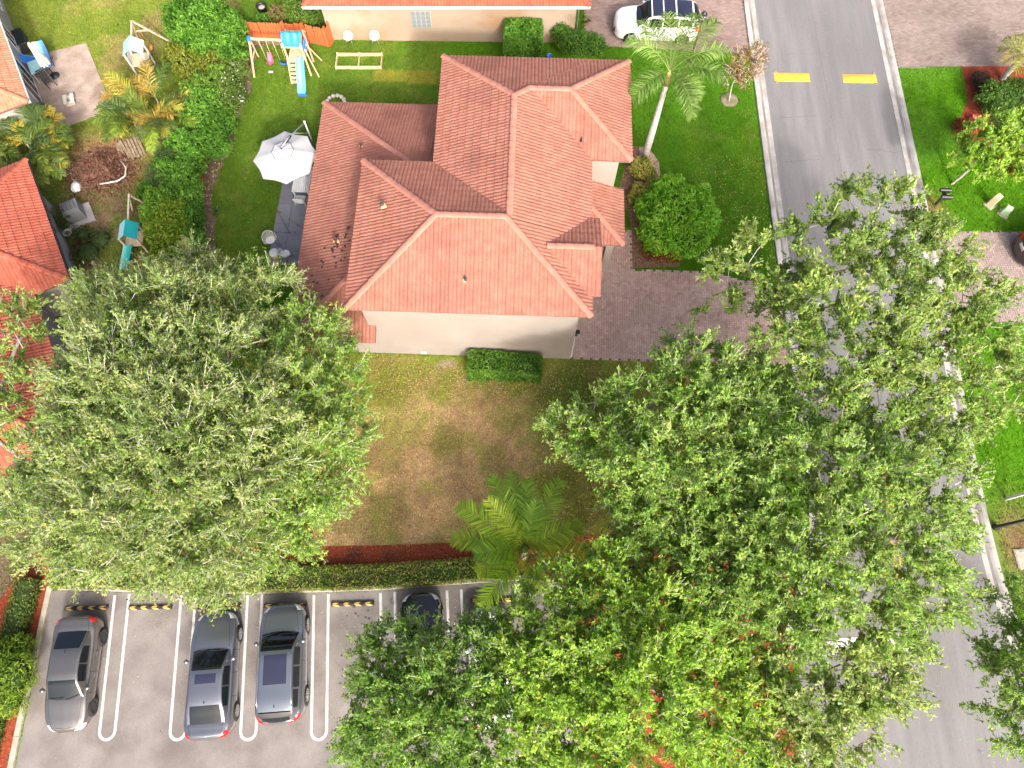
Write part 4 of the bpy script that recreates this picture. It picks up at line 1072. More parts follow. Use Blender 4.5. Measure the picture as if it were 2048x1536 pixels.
tree('green tree cut off by the right edge near the lot entrance', (22.6, -2.2, 0), [LB(2040, 1210, 5.2, 1.0), LB(2060, 1290, 5.6, 1.1), LB(2030, 1350, 5.4, 1.0), LB(2060, 1430, 5.4, 1.2), LB(1990, 1340, 4.6, .55), LB(2090, 1360, 6.0, 1.5)], MIDG, clumps=80, LV=14, leaf=(.16, .08), seed=21, trunk_r=.16)
tree('small bright green tree with a leaning trunk across the street', G(1903, 368), [LB(1975, 290, 3.0, 1.15), LB(2020, 270, 3.2, 1.0), LB(1950, 320, 2.7, .85), LB(2010, 320, 3.0, 1.0), LB(2045, 300, 3.0, .9)], BRIGHT, clumps=150, K=5, LV=15, leaf=(.15, .09), seed=22, trunk_r=.07, fork=1.3, spread=.35, name='small_tree')
tree('young coppery tree in a round mulch ring by the kerb', G(1458, 203), [LB(1490, 130, 2.5, .75), LB(1510, 110, 2.7, .5), LB(1475, 155, 2.2, .55)], [(.14, .17, .03), (.24, .15, .03), (.32, .14, .03), (.16, .20, .04)], clumps=330, K=4, LV=7, leaf=(.10, .05), seed=23, trunk_r=.03, fork=1.2, spread=.4, name='small_tree')
rg = MB().lathe(G(1458, 200), [(.50, .0), (.46, .06), (.2, .03), (.02, .03)], 22).build('mulch_ring', M_soil); struct(rg)

# ---- shrubs and hedges: leaves over a dark twiggy body
def blob_points(rr, lobes, dens):
    P = []; Nn = []
    for (x, y, z, rx, ry, rz) in lobes:
        area = 2 * np.pi * ((rx * ry) ** .8 + (rx * rz) ** .8 + (ry * rz) ** .8) / 3 * 1.25
        n = int(dens * area); d = unit(rr.normal(size=(n, 3))); d[:, 2] = np.abs(d[:, 2]) * 1.0 - .25 * (rr.random(n) < .3)
        d = unit(d); lump = 1 + .62 * (fbm(d[:, 0] * 2.6 + x * 3 + 5, d[:, 1] * 2.6 + d[:, 2] * 2.2 + y * 3, 77) - .5)
        p = np.array([x, y, z]) + d * [rx, ry, rz] * (lump * rr.uniform(.80, 1.14, n))[:, None]
        ok = np.ones(n, bool)
        for (X, Y, Z, RX, RY, RZ) in lobes:
            ok &= ~(np.linalg.norm((p - [X, Y, Z]) / [RX, RY, RZ], axis=1) < .82)
        P.append(p[ok]); Nn.append(unit(d[ok] / [rx, ry, rz]))
    return np.concatenate(P), np.concatenate(Nn)
def box_points(rr, cx, cy, rz_, lx, ly, h, dens, z0=0.05):
    """rounded clipped box: top and four sides"""
    A = [(lx * ly, 't'), (lx * h, 's'), (lx * h, 'n'), (ly * h, 'e'), (ly * h, 'w')]
    P = []; Nn = []
    for a, f in A:
        n = int(a * dens); u = rr.uniform(-.5, .5, n); v = rr.uniform(-.5, .5, n)
        if f == 't': p = np.stack([u * lx, v * ly, np.full(n, h)], 1); q = [0, 0, 1]
        elif f in 'sn': s = -1 if f == 's' else 1; p = np.stack([u * lx, np.full(n, s * ly / 2), (v + .5) * h], 1); q = [0, s, 0]
        else: s = -1 if f == 'w' else 1; p = np.stack([np.full(n, s * lx / 2), u * ly, (v + .5) * h], 1); q = [s, 0, 0]
        P.append(p); Nn.append(np.tile(q, (n, 1)).astype(float))
    P = np.concatenate(P); Nn = np.concatenate(Nn)
    wob = (fbm(P[:, 0] * 1.6 + P[:, 2], P[:, 1] * 1.6 - P[:, 2] + 7, 31) - .5) * .62
    P = P + Nn * wob[:, None] + rr.normal(0, .05, P.shape)
    r = .18; ex = np.maximum(0, np.abs(P[:, 0]) - lx / 2 + r); ey = np.maximum(0, np.abs(P[:, 1]) - ly / 2 + r); ez = np.maximum(0, P[:, 2] - h + r)
    e = np.sqrt(ex ** 2 + ey ** 2 + ez ** 2) + 1e-6; k = np.where(e > r, (e - r) / e, 0) * .7
    P[:, 0] -= np.sign(P[:, 0]) * ex * k; P[:, 1] -= np.sign(P[:, 1]) * ey * k; P[:, 2] -= ez * k
    P[:, 2] = np.maximum(P[:, 2], z0)
    c, s = math.cos(rz_), math.sin(rz_)
    W = np.stack([cx + c * P[:, 0] - s * P[:, 1], cy + s * P[:, 0] + c * P[:, 1], P[:, 2]], 1)
    NW = np.stack([c * Nn[:, 0] - s * Nn[:, 1], s * Nn[:, 0] + c * Nn[:, 1], Nn[:, 2]], 1)
    return W, NW
def foliage(rr, P, Nn, leaf, pal, parent, spread=.7, name='foliage', m=None, flowers=0, tone_scale=1.7):
    n = len(P)
    D = unit(rr.normal(0, 1, (n, 3)) + Nn * .5); N2 = unit(Nn * 1.0 + [0, 0, .5] + rr.normal(0, spread, (n, 3)))
    pal = np.array(pal); f = np.clip(fbm(P[:, 0] * tone_scale, P[:, 1] * tone_scale + P[:, 2], 17) * 1.5 - .25 + rr.normal(0, .16, n), 0, .999) * (len(pal) - 1)
    a = f.astype(int); f = (f - a)[:, None]; col = (pal[a] * (1 - f) + pal[a + 1] * f) * rr.uniform(.6, 1.45, (n, 1))
    sz = rr.uniform(.8, 1.7, n)
    if flowers:
        k = rr.random(n) < flowers; col[k] = [.80, .80, .74]
    return leaves(name, P, D, N2, sz * leaf[0], sz * leaf[1], col, m or M_leaf, parent)
def shrub(label, lobes, pal, dens=260, leaf=(.13, .07), seed=0, cat='shrub', name='shrub', flowers=0, group=None, spread=.7, tone=1.7):
    rr = np.random.default_rng(seed + 100)
    b = np.array([lobes[0][0], lobes[0][1], 0.0]); lo = [(x - b[0], y - b[1], z, rx, ry, rz) for x, y, z, rx, ry, rz in lobes]
    root = thing(name, label, cat, tuple(b), 0, group)
    P, Nn = blob_points(rr, lo, dens); k = P[:, 2] > .04; P, Nn = P[k], Nn[k]
    core = MB(); st = MB()
    for (x, y, z, rx, ry, rz) in lo:
        core.grid([[(x + .68 * rx * math.cos(u) * math.cos(v), y + .68 * ry * math.sin(u) * math.cos(v), max(.02, z + .68 * rz * math.sin(v))) for u in np.linspace(0, 2 * math.pi, 13)] for v in np.linspace(-1.5, 1.5, 8)])
        st.tube([(x, y, 0), (x + .05, y, max(.15, z * .8))], [.03, .02], 6)
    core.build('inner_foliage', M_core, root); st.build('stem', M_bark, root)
    foliage(rr, P, Nn, leaf, pal, root, spread, flowers=flowers, tone_scale=tone)
    return root
def hedge(label, cx, cy, rz_, lx, ly, h, pal, dens=300, leaf=(.12, .06), seed=0, flowers=0, name='hedge'):
    rr = np.random.default_rng(seed + 200)
    root = thing(name, label, 'hedge', (cx, cy, 0), rz_)
    P, Nn = box_points(rr, 0, 0, 0, lx, ly, h, dens)
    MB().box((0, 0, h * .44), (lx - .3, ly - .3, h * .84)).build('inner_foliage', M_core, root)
    foliage(rr, P, Nn, leaf, pal, root, flowers=flowers)
    return root
def S(px, py, z, rx, ry=None, rz=None): p = G(px, py, z); return (p.x, p.y, z, rx, ry or rx, rz or rx * .9)
CLUSIA = [(.045, .13, .012), (.08, .21, .02), (.14, .32, .035), (.20, .40, .06)]
LIMEY = [(.10, .18, .015), (.17, .29, .02), (.25, .37, .03), (.30, .36, .05)]
VARIEG = [(.12, .16, .02), (.28, .31, .06), (.46, .45, .12), (.52, .42, .08)]
DKBUSH = [(.035, .10, .014), (.07, .17, .02), (.11, .24, .03)]
shrub('tall glossy green bush beside the orange fence, top of the garden border', [S(420, 60, 1.5, 1.5, 1.3, 1.5), S(380, 50, 1.4, 1.2, 1.3, 1.4), S(455, 70, 1.4, 1.0, 1.2, 1.3), S(410, 100, 1.1, 1.3, 1.0, 1.1), S(465, 110, 1.2, .8, .8, 1.1)], CLUSIA, 330, (.15, .075), 1, tone=2.5)
shrub('yellow green rounded bush below the glossy bush in the garden border', [S(385, 130, 1.0, 1.0, .8, 1.0), S(430, 140, 1.0, .9, .9, .9), S(355, 120, .9, .7, .6, .8), S(400, 160, .9, .8, .7, .8)], [(.12, .15, .015), (.21, .25, .03), (.29, .33, .05), (.16, .20, .03)], 300, (.10, .06), 2, tone=3)
shrub('white flowered bush at the lawn edge of the garden border', [S(460, 170, .9, .8, .9, .9), S(475, 145, .9, .6, .8, .8), S(450, 210, .9, .9, .9, .9), S(470, 200, .7, .6, .7, .7)], [(.06, .12, .015), (.12, .20, .03), (.20, .28, .06)], 320, (.10, .055), 3, flowers=.05)
shrub('deep green glossy hedge shrub beside the lawn, below the flowered bush', [S(440, 250, .9, .85, .9, .9), S(430, 290, .9, .9, .8, .9), S(400, 270, .9, .9, .9, .9), S(450, 235, .7, .6, .6, .7)], CLUSIA[:3], 330, (.12, .065), 4, tone=2.5)
shrub('grey green fine leaved bush between the areca palm and the fence', [S(345, 330, 1.0, .8, .8, 1.0), S(325, 360, .9, .7, .8, .9)], [(.05, .10, .03), (.09, .15, .05), (.13, .20, .06)], 340, (.09, .035), 5)
shrub('bright glossy green bush behind the upper end of the dark red fence', [S(385, 330, 1.0, .7, .9, 1.0), S(370, 370, 1.0, .9, .9, 1.0), S(350, 395, .9, .8, .8, .9), S(385, 400, .9, .5, .8, .9), S(300, 385, .7, .5, .6, .7)], CLUSIA, 330, (.12, .065), 6, tone=2.5)
shrub('lime green bush behind the lower end of the dark red fence', [S(355, 440, 1.0, .85, .9, 1.0), S(345, 490, 1.0, .9, .9, 1.0), S(372, 470, .9, .5, .9, .9), S(320, 460, .8, .6, .8, .8), S(350, 530, .9, .9, .8, .9)], LIMEY, 330, (.13, .075), 7, tone=2.5)
hedge('tall clipped green hedge block against the peach wall', 0.62, 31.75, R(-2), 2.05, 1.7, 1.9, CLUSIA, 380, (.15, .08), 8)
shrub('mixed dark green bush with banana like leaves beside the clipped hedge', [S(1150, 90, .7, .9, .7, .8), S(1185, 95, .6, .7, .6, .7), S(1125, 70, .7, .6, .6, .7), S(1140, 60, .5, .5, .5, .6)], DKBUSH + [(.10, .2, .03)], 320, (.11, .05), 9)
hedge('left clipped box of the pair of bushes below the south wall', -1.16, 12.36, R(-2), 1.85, 1.15, 1.2, [(.05, .14, .016), (.09, .21, .022), (.14, .29, .035), (.2, .36, .05)], 520, (.085, .045), 10)
hedge('right clipped box of the pair of bushes below the south wall', .58, 12.28, R(-4), 1.65, 1.1, 1.05, [(.05, .14, .016), (.09, .21, .022), (.13, .28, .035)], 520, (.085, .045), 11)
shrub('round bright green shrub by the front path', [S(1350, 430, 1.3, 1.5, 1.4, 1.2), S(1320, 470, 1.0, 1.0, 1.0, .9), S(1395, 440, 1.1, 1.0, 1.1, 1.0), S(1370, 480, 1.0, 1.1, .9, .9), S(1340, 385, 1.1, .9, .8, .9), S(1390, 400, 1.1, .8, .8, .9), S(1300, 420, .9, .7, .9, .8)], [(.10, .27, .015), (.16, .38, .024), (.24, .50, .04), (.34, .58, .08)], 340, (.15, .06), 12, tone=3)
shrub('yellow variegated shrub beside the palm trunk', [S(1283, 338, .5, .62, .58, .55), S(1297, 350, .4, .4, .4, .4)], VARIEG, 520, (.09, .05), 13, tone=4)
shrub('yellow variegated shrub nearer the front porch', [S(1285, 385, .45, .58, .5, .5), S(1272, 395, .4, .4, .45, .4)], VARIEG, 520, (.09, .05), 14, tone=4)
shrub('low red and brown leaved plants at the driveway corner of the bed', [S(1315, 505, .25, .7, .45, .3), S(1300, 490, .25, .4, .4, .3), S(1345, 515, .22, .5, .3, .28)], [(.15, .05, .03), (.30, .09, .03), (.40, .16, .05), (.12, .12, .03)], 420, (.11, .045), 15, tone=5)
# long clipped hedge between mulch and parking lot
def long_hedge(label, pts, wd, h, pal, seed, dens=420):
    rr = np.random.default_rng(seed); line = resample(pts, .5)
    b = line[0]; root = thing('hedge', label, 'hedge', b, 0)
    Ps = []; Ns = []; core = []
    for i in range(len(line) - 1):
        A, B = line[i] - b, line[i + 1] - b; d = (B - A); L = d.length; ang = math.atan2(d.y, d.x); c = (A + B) / 2
        P, Nn = box_points(rr, 0, 0, 0, L, wd, h, dens)
        k = np.abs(Nn[:, 0]) < .5
        P, Nn = P[k], Nn[k]; P[:, 0] *= 1.1
        P[:, 2] += (vnoise(np.full(len(P), i * .7), P[:, 1] * 0 + 3, 5) - .5) * .12
        ca, sa = math.cos(ang), math.sin(ang)
        Ps.append(np.stack([c.x + ca * P[:, 0] - sa * P[:, 1], c.y + sa * P[:, 0] + ca * P[:, 1], P[:, 2]], 1)); Ns.append(np.stack([ca * Nn[:, 0] - sa * Nn[:, 1], sa * Nn[:, 0] + ca * Nn[:, 1], Nn[:, 2]], 1))
    mb = MB()
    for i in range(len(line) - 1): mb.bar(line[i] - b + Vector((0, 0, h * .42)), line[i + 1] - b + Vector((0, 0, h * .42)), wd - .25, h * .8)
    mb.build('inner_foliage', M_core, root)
    foliage(rr, np.concatenate(Ps), np.concatenate(Ns), (.075, .045), pal, root, tone_scale=1.1)
HEDGEC = [(.08, .13, .018), (.17, .24, .035), (.26, .36, .05), (.22, .16, .08), (.33, .40, .075), (.16, .28, .03)]
long_hedge('long low clipped hedge between the red mulch and the parking bays', [(-19.8, 2.72), (-11.3, 2.52), (-5.7, 2.68), (-1.9, 2.95), (.2, 3.1)], 1.02, .6, HEDGEC, 41)
long_hedge('low rough hedge on the red mulch beside the left kerb', [(-20.8, 2.6), (-20.95, .2), (-21.0, -2.5), (-21.2, -7)], 1.0, .7, [(.05, .08, .02), (.09, .13, .03), (.15, .22, .03), (.10, .09, .05)], 42, 330)
shrub('bright feathery shrub at the bottom left edge', [S(30, 1350, .9, .9, .9, .8), S(0, 1330, .9, .9, .9, .8), S(45, 1300, .6, .5, .6, .5), S(20, 1400, .8, .7, .6, .7)], [(.10, .18, .02), (.18, .30, .03), (.26, .38, .05)], 300, (.12, .04), 16)
shrub('dark low bush under the silvery tree at the left edge', [S(10, 1000, .6, .9, .8, .7), S(-10, 960, .6, .8, .8, .7)], DKBUSH, 300, (.10, .05), 17)
# right-hand bed
shrub('glossy green bush with orange blooms across the street', [S(1990, 195, .8, .9, .8, .8), S(2025, 190, .8, .8, .8, .8), S(2000, 220, .7, .8, .6, .7), S(2040, 225, .7, .7, .7, .7)], [(.05, .12, .02), (.09, .19, .03), (.16, .28, .05)], 380, (.10, .05), 18, tone=3)
shrub('dark maroon low plant in the red mulch bed across the street', [S(1960, 160, .35, .5, .45, .4), S(1968, 180, .3, .45, .4, .35)], [(.03, .035, .02), (.07, .05, .04), (.14, .06, .05)], 420, (.10, .04), 19)
shrub('brown red low plants under the pink cordyline', [S(1925, 255, .3, .5, .5, .35)], [(.12, .03, .02), (.25, .06, .03), (.2, .10, .04)], 420, (.10, .04), 20)
shrub('low orange red flowering plant beside the small bright tree', [S(2035, 345, .25, .45, .3, .28)], [(.10, .07, .02), (.35, .06, .02), (.10, .16, .03)], 380, (.09, .04), 21)
# behind the orange fence
shrub('leafy green bush at the corner of the peach house', [S(605, 30, .8, .7, .7, .8), S(625, 35, .7, .5, .6, .7), S(590, 20, .8, .6, .6, .8)], [(.06, .13, .02), (.12, .22, .03), (.20, .32, .05)], 320, (.11, .05), 22)
shrub('small bush with coppery new leaves behind the orange fence', [S(558, 30, .6, .5, .45, .55)], [(.20, .16, .06), (.32, .20, .09), (.16, .19, .05)], 320, (.09, .04), 23)
shrub('low bright green plant behind the orange fence near the pot', [S(528, 40, .35, .5, .35, .35)], [(.07, .18, .02), (.13, .28, .03)], 340, (.11, .05), 24)
shrub('twiggy dark shrub in the yard of the red tiled house', [S(175, 505, .35, .8, .8, .4), S(200, 480, .3, .7, .7, .35), S(165, 470, .3, .5, .5, .35)], [(.04, .06, .015), (.08, .11, .03), (.06, .05, .03)], 90, (.10, .04), 25)

shrub('broad green bush filling the border between the flowered bush and the areca palm', [S(415, 215, 1.1, 1.0, .9, 1.1), S(395, 245, 1.1, .9, .8, 1.0), S(370, 300, 1.1, .8, .8, 1.0)], CLUSIA[1:], 300, (.13, .07), 26, tone=2.5)
shrub('bright green bush in front of the teal play tower', [S(325, 415, 1.0, .8, .9, 1.0), S(312, 440, .9, .6, .7, .9)], [(.09, .22, .02), (.16, .33, .03), (.24, .42, .05)], 300, (.13, .06), 27, tone=2.5)
shrub('leafy green bush between the flowered bush and the pale aqua play tower', [S(420, 185, 1.1, .9, .8, 1.1), S(395, 195, 1.0, .8, .8, 1.0), S(440, 165, 1.0, .7, .7, 1.0)], [(.08, .17, .02), (.15, .27, .035), (.22, .36, .05)], 280, (.13, .07), 28, tone=2.5)
shrub('deep green bush behind the middle of the dark red fence', [S(392, 300, 1.1, .7, .8, 1.1), S(345, 350, 1.0, .7, .7, 1.0), S(390, 440, .9, .5, .8, .95), S(392, 490, .9, .5, .8, .9)], CLUSIA, 300, (.12, .065), 29, tone=2.5)
# ---- spiky rosettes and big single leaves
def rosette(label, c, n, L, wd, pal, seed, name='plant', cat='plant', up=(.5, 1.2)):
    rr = np.random.default_rng(seed); root = thing(name, label, cat, c, 0)
    MB().lathe((0, 0, 0), [(.05, 0), (.04, .06), (.01, .08)], 8).build('stem', M_bark, root)
    for k in range(n):
        az = rr.uniform(0, 2 * math.pi); el = rr.uniform(*up); l = L * rr.uniform(.7, 1.15)
        d = np.array([math.cos(az) * math.cos(el), math.sin(az) * math.cos(el), math.sin(el)]); s = np.array([-math.sin(az), math.cos(az), 0])
        V = []
        for t in np.linspace(0, 1, 5):
            q = d * l * t - np.array([0, 0, .45 * l * t * t]) + [0, 0, .06]; w_ = wd * (math.sin(math.pi * (t * .85 + .12)) + .05)
            V += [q - s * w_ / 2 + [0, 0, w_ * .2], q + s * w_ / 2 + [0, 0, w_ * .2]]
        F = [(2 * i, 2 * i + 1, 2 * i + 3, 2 * i + 2) for i in range(4)]
        c_ = np.array(pal[rr.integers(0, len(pal))]) * rr.uniform(.8, 1.2)
        np_mesh('leaf', np.array(V), F, M_frond, root, np.tile(c_, (10, 1)), True)
    return root
rosette('pink and red cordyline at the edge of the right lawn', G(1945, 245), 46, .62, .11, [(.45, .08, .06), (.55, .18, .13), (.30, .05, .05), (.60, .30, .22)], 51, up=(.2, 1.3))
rosette('spiky pale green plant between the cordyline and the maroon plant', G(1955, 200), 14, .6, .09, [(.20, .34, .06), (.28, .40, .10)], 52)
rosette('agave like plant on the bare strip beside the dark red fence', G(435, 425), 13, .5, .08, [(.09, .15, .05), (.14, .22, .07)], 53)
rosette('spider plant in a round pot beside the north driveway', G(1172, 45), 40, .5, .03, [(.10, .16, .04), (.18, .24, .07), (.08, .12, .03)], 54)
rosette('broad yellow green leaves in the bush beside the clipped hedge', G(1143, 100), 8, 1.35, .36, [(.20, .36, .02), (.30, .45, .04), (.14, .28, .02)], 55)
rosette('large ruffled green leaves under the right hand palm trunk', G(2030, 240), 10, .95, .34, [(.16, .32, .06), (.22, .40, .10)], 56)
rosette('red bromeliad beside the white planter pot', G(160, 490), 12, .55, .10, [(.28, .03, .03), (.20, .02, .03)], 57)
rosette('small potted plant on the soil strip by the dark red fence', G(412, 345), 12, .22, .05, [(.10, .2, .04), (.2, .3, .08)], 58)
# ================================================================== PALMS
def frond(parent, org, az, el0, L, curve, nl, ll, pal, rr, droop=.5, lw=.035, stalk=.14, fwd=.75, roll=0.0):
    pts = []; p = np.array(org, float); n = 16; dl = L / n; dirs = []
    h = np.array([math.cos(az), math.sin(az), 0]); side0 = np.array([-math.sin(az), math.cos(az), 0])
    for i in range(n + 1):
        el = el0 - curve * (i / n) ** 1.3
        d = h * math.cos(el) + np.array([0, 0, math.sin(el)]); pts.append(p.copy()); dirs.append(d); p = p + d * dl
    pts = np.array(pts); dirs = np.array(dirs)
    V = []; F = []; C = []
    pal = np.array(pal); fc = pal[rr.integers(0, len(pal))] * rr.uniform(.85, 1.15)
    def quadstrip(P, S, W, col):
        b = len(V)
        for q, s, w_ in zip(P, S, W): V.append(q - s * w_ / 2); V.append(q + s * w_ / 2); C.append(col); C.append(col)
        for i in range(len(P) - 1): F.append((b + 2 * i, b + 2 * i + 1, b + 2 * i + 3, b + 2 * i + 2))
    rc = fc * .6 + np.array([.22, .25, .08]) * .5
    up = np.cross(dirs, side0); up = up / np.linalg.norm(up, axis=1, keepdims=True)
    w0 = np.linspace(.06, .012, n + 1) * (L / 2.5)
    quadstrip(pts + up * 0, [side0] * (n + 1), w0, rc); quadstrip(pts, up, w0 * .7, rc)
    for k in range(nl):
        t = stalk + (1 - stalk) * (k + .5) / nl; f = t * n; i = min(n - 1, int(f)); f -= i
        b = pts[i] * (1 - f) + pts[i + 1] * f; d = dirs[i]
        ln = ll * (math.sin(math.pi * min(1, .18 + .78 * (t - stalk) / (1 - stalk))) ** .6 + .12) * rr.uniform(.85, 1.12)
        for s in (-1, 1):
            fw = fwd * (.55 + .7 * t) + rr.normal(0, .16)
            out = side0 * s * math.cos(roll) + np.array([0, 0, math.sin(roll)]) * 1.0
            dd = out + d * fw + np.array([0, 0, .18 + rr.normal(0, .24)]); dd /= np.linalg.norm(dd)
            P = []; q = b.copy(); cd = dd.copy()
            for j in range(4):
                P.append(q.copy()); q = q + cd * ln / 3; cd = cd + np.array([0, 0, -droop * (j + 1) * .35]); cd /= np.linalg.norm(cd)
            wv = np.cross(cd, up[i]); wv /= max(1e-6, np.linalg.norm(wv)); tw = rr.normal(0, .5); wv = wv * math.cos(tw) + np.array([0, 0, 1]) * math.sin(tw) * .6
            col = fc * rr.uniform(.6, 1.4)
            quadstrip(P, [wv] * 4, np.array([.5, 1, .85, .08]) * lw, col)
    return np_mesh('frond', np.array(V), F, M_frond, parent, np.array(C))
def palm(label, base, h, lean, tr, fronds, pal, seed, ll, nl=46, droop=.5, lw=.04, shaft=None, shaft_m=None, group=None, name='palm_tree', trunk=True, fwd=.75):
    rr = np.random.default_rng(seed); root = thing(name, label, 'palm', base, 0, group)
    top = np.array([lean[0], lean[1], h])
    if trunk:
        P = [top * np.array([t ** 1.5, t ** 1.5, t]) for t in np.linspace(0, 1, 14)]
        MB().tube(P, [tr * (1.25 - .35 * t + .1 * math.sin(t * 5)) for t in np.linspace(0, 1, 14)], 14).build('trunk', M_trunk, root)
        if shaft:
            MB().tube([top * [1, 1, 1 - .02], top + [0, 0, shaft * .5], top + [0, 0, shaft]], [tr * .98, tr * 1.05, tr * .55], 14).build('crownshaft', shaft_m, root)
    top = top + np.array([0, 0, shaft or 0])
    for (az, el, L, cv) in fronds:
        a = R(az); frond(root, top + np.array([math.cos(a), math.sin(a), 0]) * tr * .4, a, R(el), L, R(cv), nl, ll * rr.uniform(.9, 1.1), pal, rr, droop, lw, fwd=fwd)
    return root
ROYAL = [(.15, .25, .05), (.22, .34, .08), (.13, .22, .045)]
M_shaft = noisy('palm_crownshaft', (.34, .20, .07), (.30, .36, .12), 3, .6)
palm('tall palm with pale trunk leaning over the front lawn', (7.2, 24.72, 0), 5.3, (.12, .15), .15,
     [(218, 28, 2.5, 95), (296, 22, 2.7, 100), (345, 40, 2.7, 95), (8, 52, 2.9, 85), (38, 62, 3.0, 80), (62, 50, 2.9, 70), (95, 58, 2.6, 70), (120, 45, 2.9, 75), (150, 50, 2.7, 90), (322, 10, 2.0, 85), (78, 84, 2.4, 30)], ROYAL, 61, .72, 74, .7, .046, shaft=.75, shaft_m=M_shaft)
M_boots = noisy('palm_boots', (.12, .20, .03), (.22, .28, .06), 9, .9)
QUEEN = [(.29, .48, .03), (.40, .58, .05), (.22, .40, .03), (.36, .50, .04)]
qp = palm('young queen palm with arching fronds beside the red mulch strip', (.55, 3.55, 0), 1.9, (0, .1), .13,
     [(116, 50, 3.63, 92), (100, 38, 3.52, 82), (88, 56, 3.19, 92), (62, 46, 3.52, 92), (148, 43, 3.74, 97), (172, 36, 3.41, 92), (232, 33, 3.19, 92), (355, 38, 3.30, 97), (20, 43, 2.86, 102), (132, 73, 3.19, 82), (205, 20, 2.42, 82), (75, 78, 2.64, 82), (20, 73, 2.53, 92), (190, 70, 2.64, 92), (290, 58, 2.09, 102)], QUEEN, 62, .62, 72, .30, .044)
MB().lathe((0, .1, 1.85), [(.16, 0), (.19, .12), (.12, .32), (.03, .5)], 10).build('crown_boots', M_boots, qp)
# its hanging flower cluster
rr = np.random.default_rng(5); n = 800
P = np.stack([rr.normal(.34, .13, n), rr.normal(-.62, .24, n), rr.normal(2.45, .12, n)], 1)
foliage(rr, P, np.tile([0, 0, 1.0], (n, 1)), (.16, .03), [(.55, .33, .08), (.70, .45, .14), (.45, .28, .10)], qp, name='flower_cluster')
ARECA = [(.13, .21, .025), (.21, .30, .035), (.10, .17, .03), (.34, .34, .05), (.17, .25, .04), (.36, .26, .05), (.12, .18, .05)]
def areca(label, c, nst, spread, h, L, seed, pal):
    rr = np.random.default_rng(seed); root = thing('areca_palm', label, 'palm', c, 0)
    for k in range(nst):
        a = rr.uniform(0, 2 * math.pi); r = spread * math.sqrt(rr.random()); b = np.array([r * math.cos(a), r * math.sin(a), 0])
        t = b * 1.5 + [0, 0, h * rr.uniform(.7, 1.1)]
        MB().tube([b, (b + t) / 2, t], [.04, .035, .03], 6).build('stem', M_bark, root)
        for j in range(6):
            az = a + rr.normal(0, 1.0); frond(root, t, az, R(rr.uniform(35, 75)), L * rr.uniform(.8, 1.2), R(rr.uniform(70, 115)), 40, .52, pal, rr, .4, .05, fwd=.9)
    return root
areca('large yellow tinged areca palm clump in the next garden', G(335, 262), 12, .9, 1.4, 1.9, 63, ARECA)
areca('areca palm clump between the two houses on the left', G(90, 345), 9, 1.0, 1.5, 1.7, 64, [(.09, .15, .02), (.16, .22, .03), (.07, .12, .03), (.40, .32, .04), (.10, .16, .05)])
areca('areca palm fronds at the left edge beside the bins', G(15, 318), 4, .5, 1.2, 1.6, 65, [(.07, .12, .02), (.12, .17, .03)])
palm('dark feathery sago palm beside the red tiled house', G(118, 462), .35, (0, 0), .12, [(a, 40 + 12 * (k % 3), 1.15, 70) for k, a in enumerate(range(0, 360, 22))], [(.05, .09, .02), (.08, .12, .03)], 66, .22, 36, .2, .02, name='sago_palm')
palm('yellow green palm cut by the right edge beside the red mulch bed', G(2004, 158), 1.7, (.1, 0), .13, [(a, 42, 1.5, 95) for a in (95, 130, 165, 200, 235, 20, 60, 280, 330)], [(.26, .27, .04), (.18, .22, .04), (.33, .28, .06)], 67, .5, 34, .3, .04)
palm('smaller palm at the right edge behind the glossy bush', G(2026, 222), 1.9, (.3, 0), .11, [(a, 45, 1.3, 80) for a in (0, 45, 90, 140, 220, 300)], [(.14, .22, .04), (.2, .27, .05)], 68, .42, 30, .3, .035)

# ================================================================== CARS
M_paintg = plain('grey_car_paint', (.16, .155, .15), .32, .75, .5, .8)
M_paintb = plain('blue_grey_car_paint', (.175, .19, .22), .30, .75, .5, .9)
M_paints = plain('steel_suv_paint', (.18, .205, .24), .30, .75, .5, .9)
M_paintk = plain('black_car_paint', (.012, .012, .014), .25, .3, .5, 1.0)
M_paintw = plain('white_car_paint', (.78, .78, .77), .3, 0, .5, .9)
M_trim = plain('black_trim', (.02, .02, .022), .5)
M_seam = plain('panel_gap', (.01, .01, .01), .8)
M_sunroof = plain('sunroof_glass', (.02, .022, .045), .05, 0, .9)
def smooth_interp(x, xs, ys):
    xs = np.asarray(xs, float); ys = np.asarray(ys, float)
    m = np.gradient(ys, xs); i = np.clip(np.searchsorted(xs, x) - 1, 0, len(xs) - 2)
    h = xs[i + 1] - xs[i]; t = np.clip((x - xs[i]) / h, 0, 1)
    return (2 * t**3 - 3 * t**2 + 1) * ys[i] + (t**3 - 2 * t**2 + t) * h * m[i] + (-2 * t**3 + 3 * t**2) * ys[i + 1] + (t**3 - t**2) * h * m[i + 1]
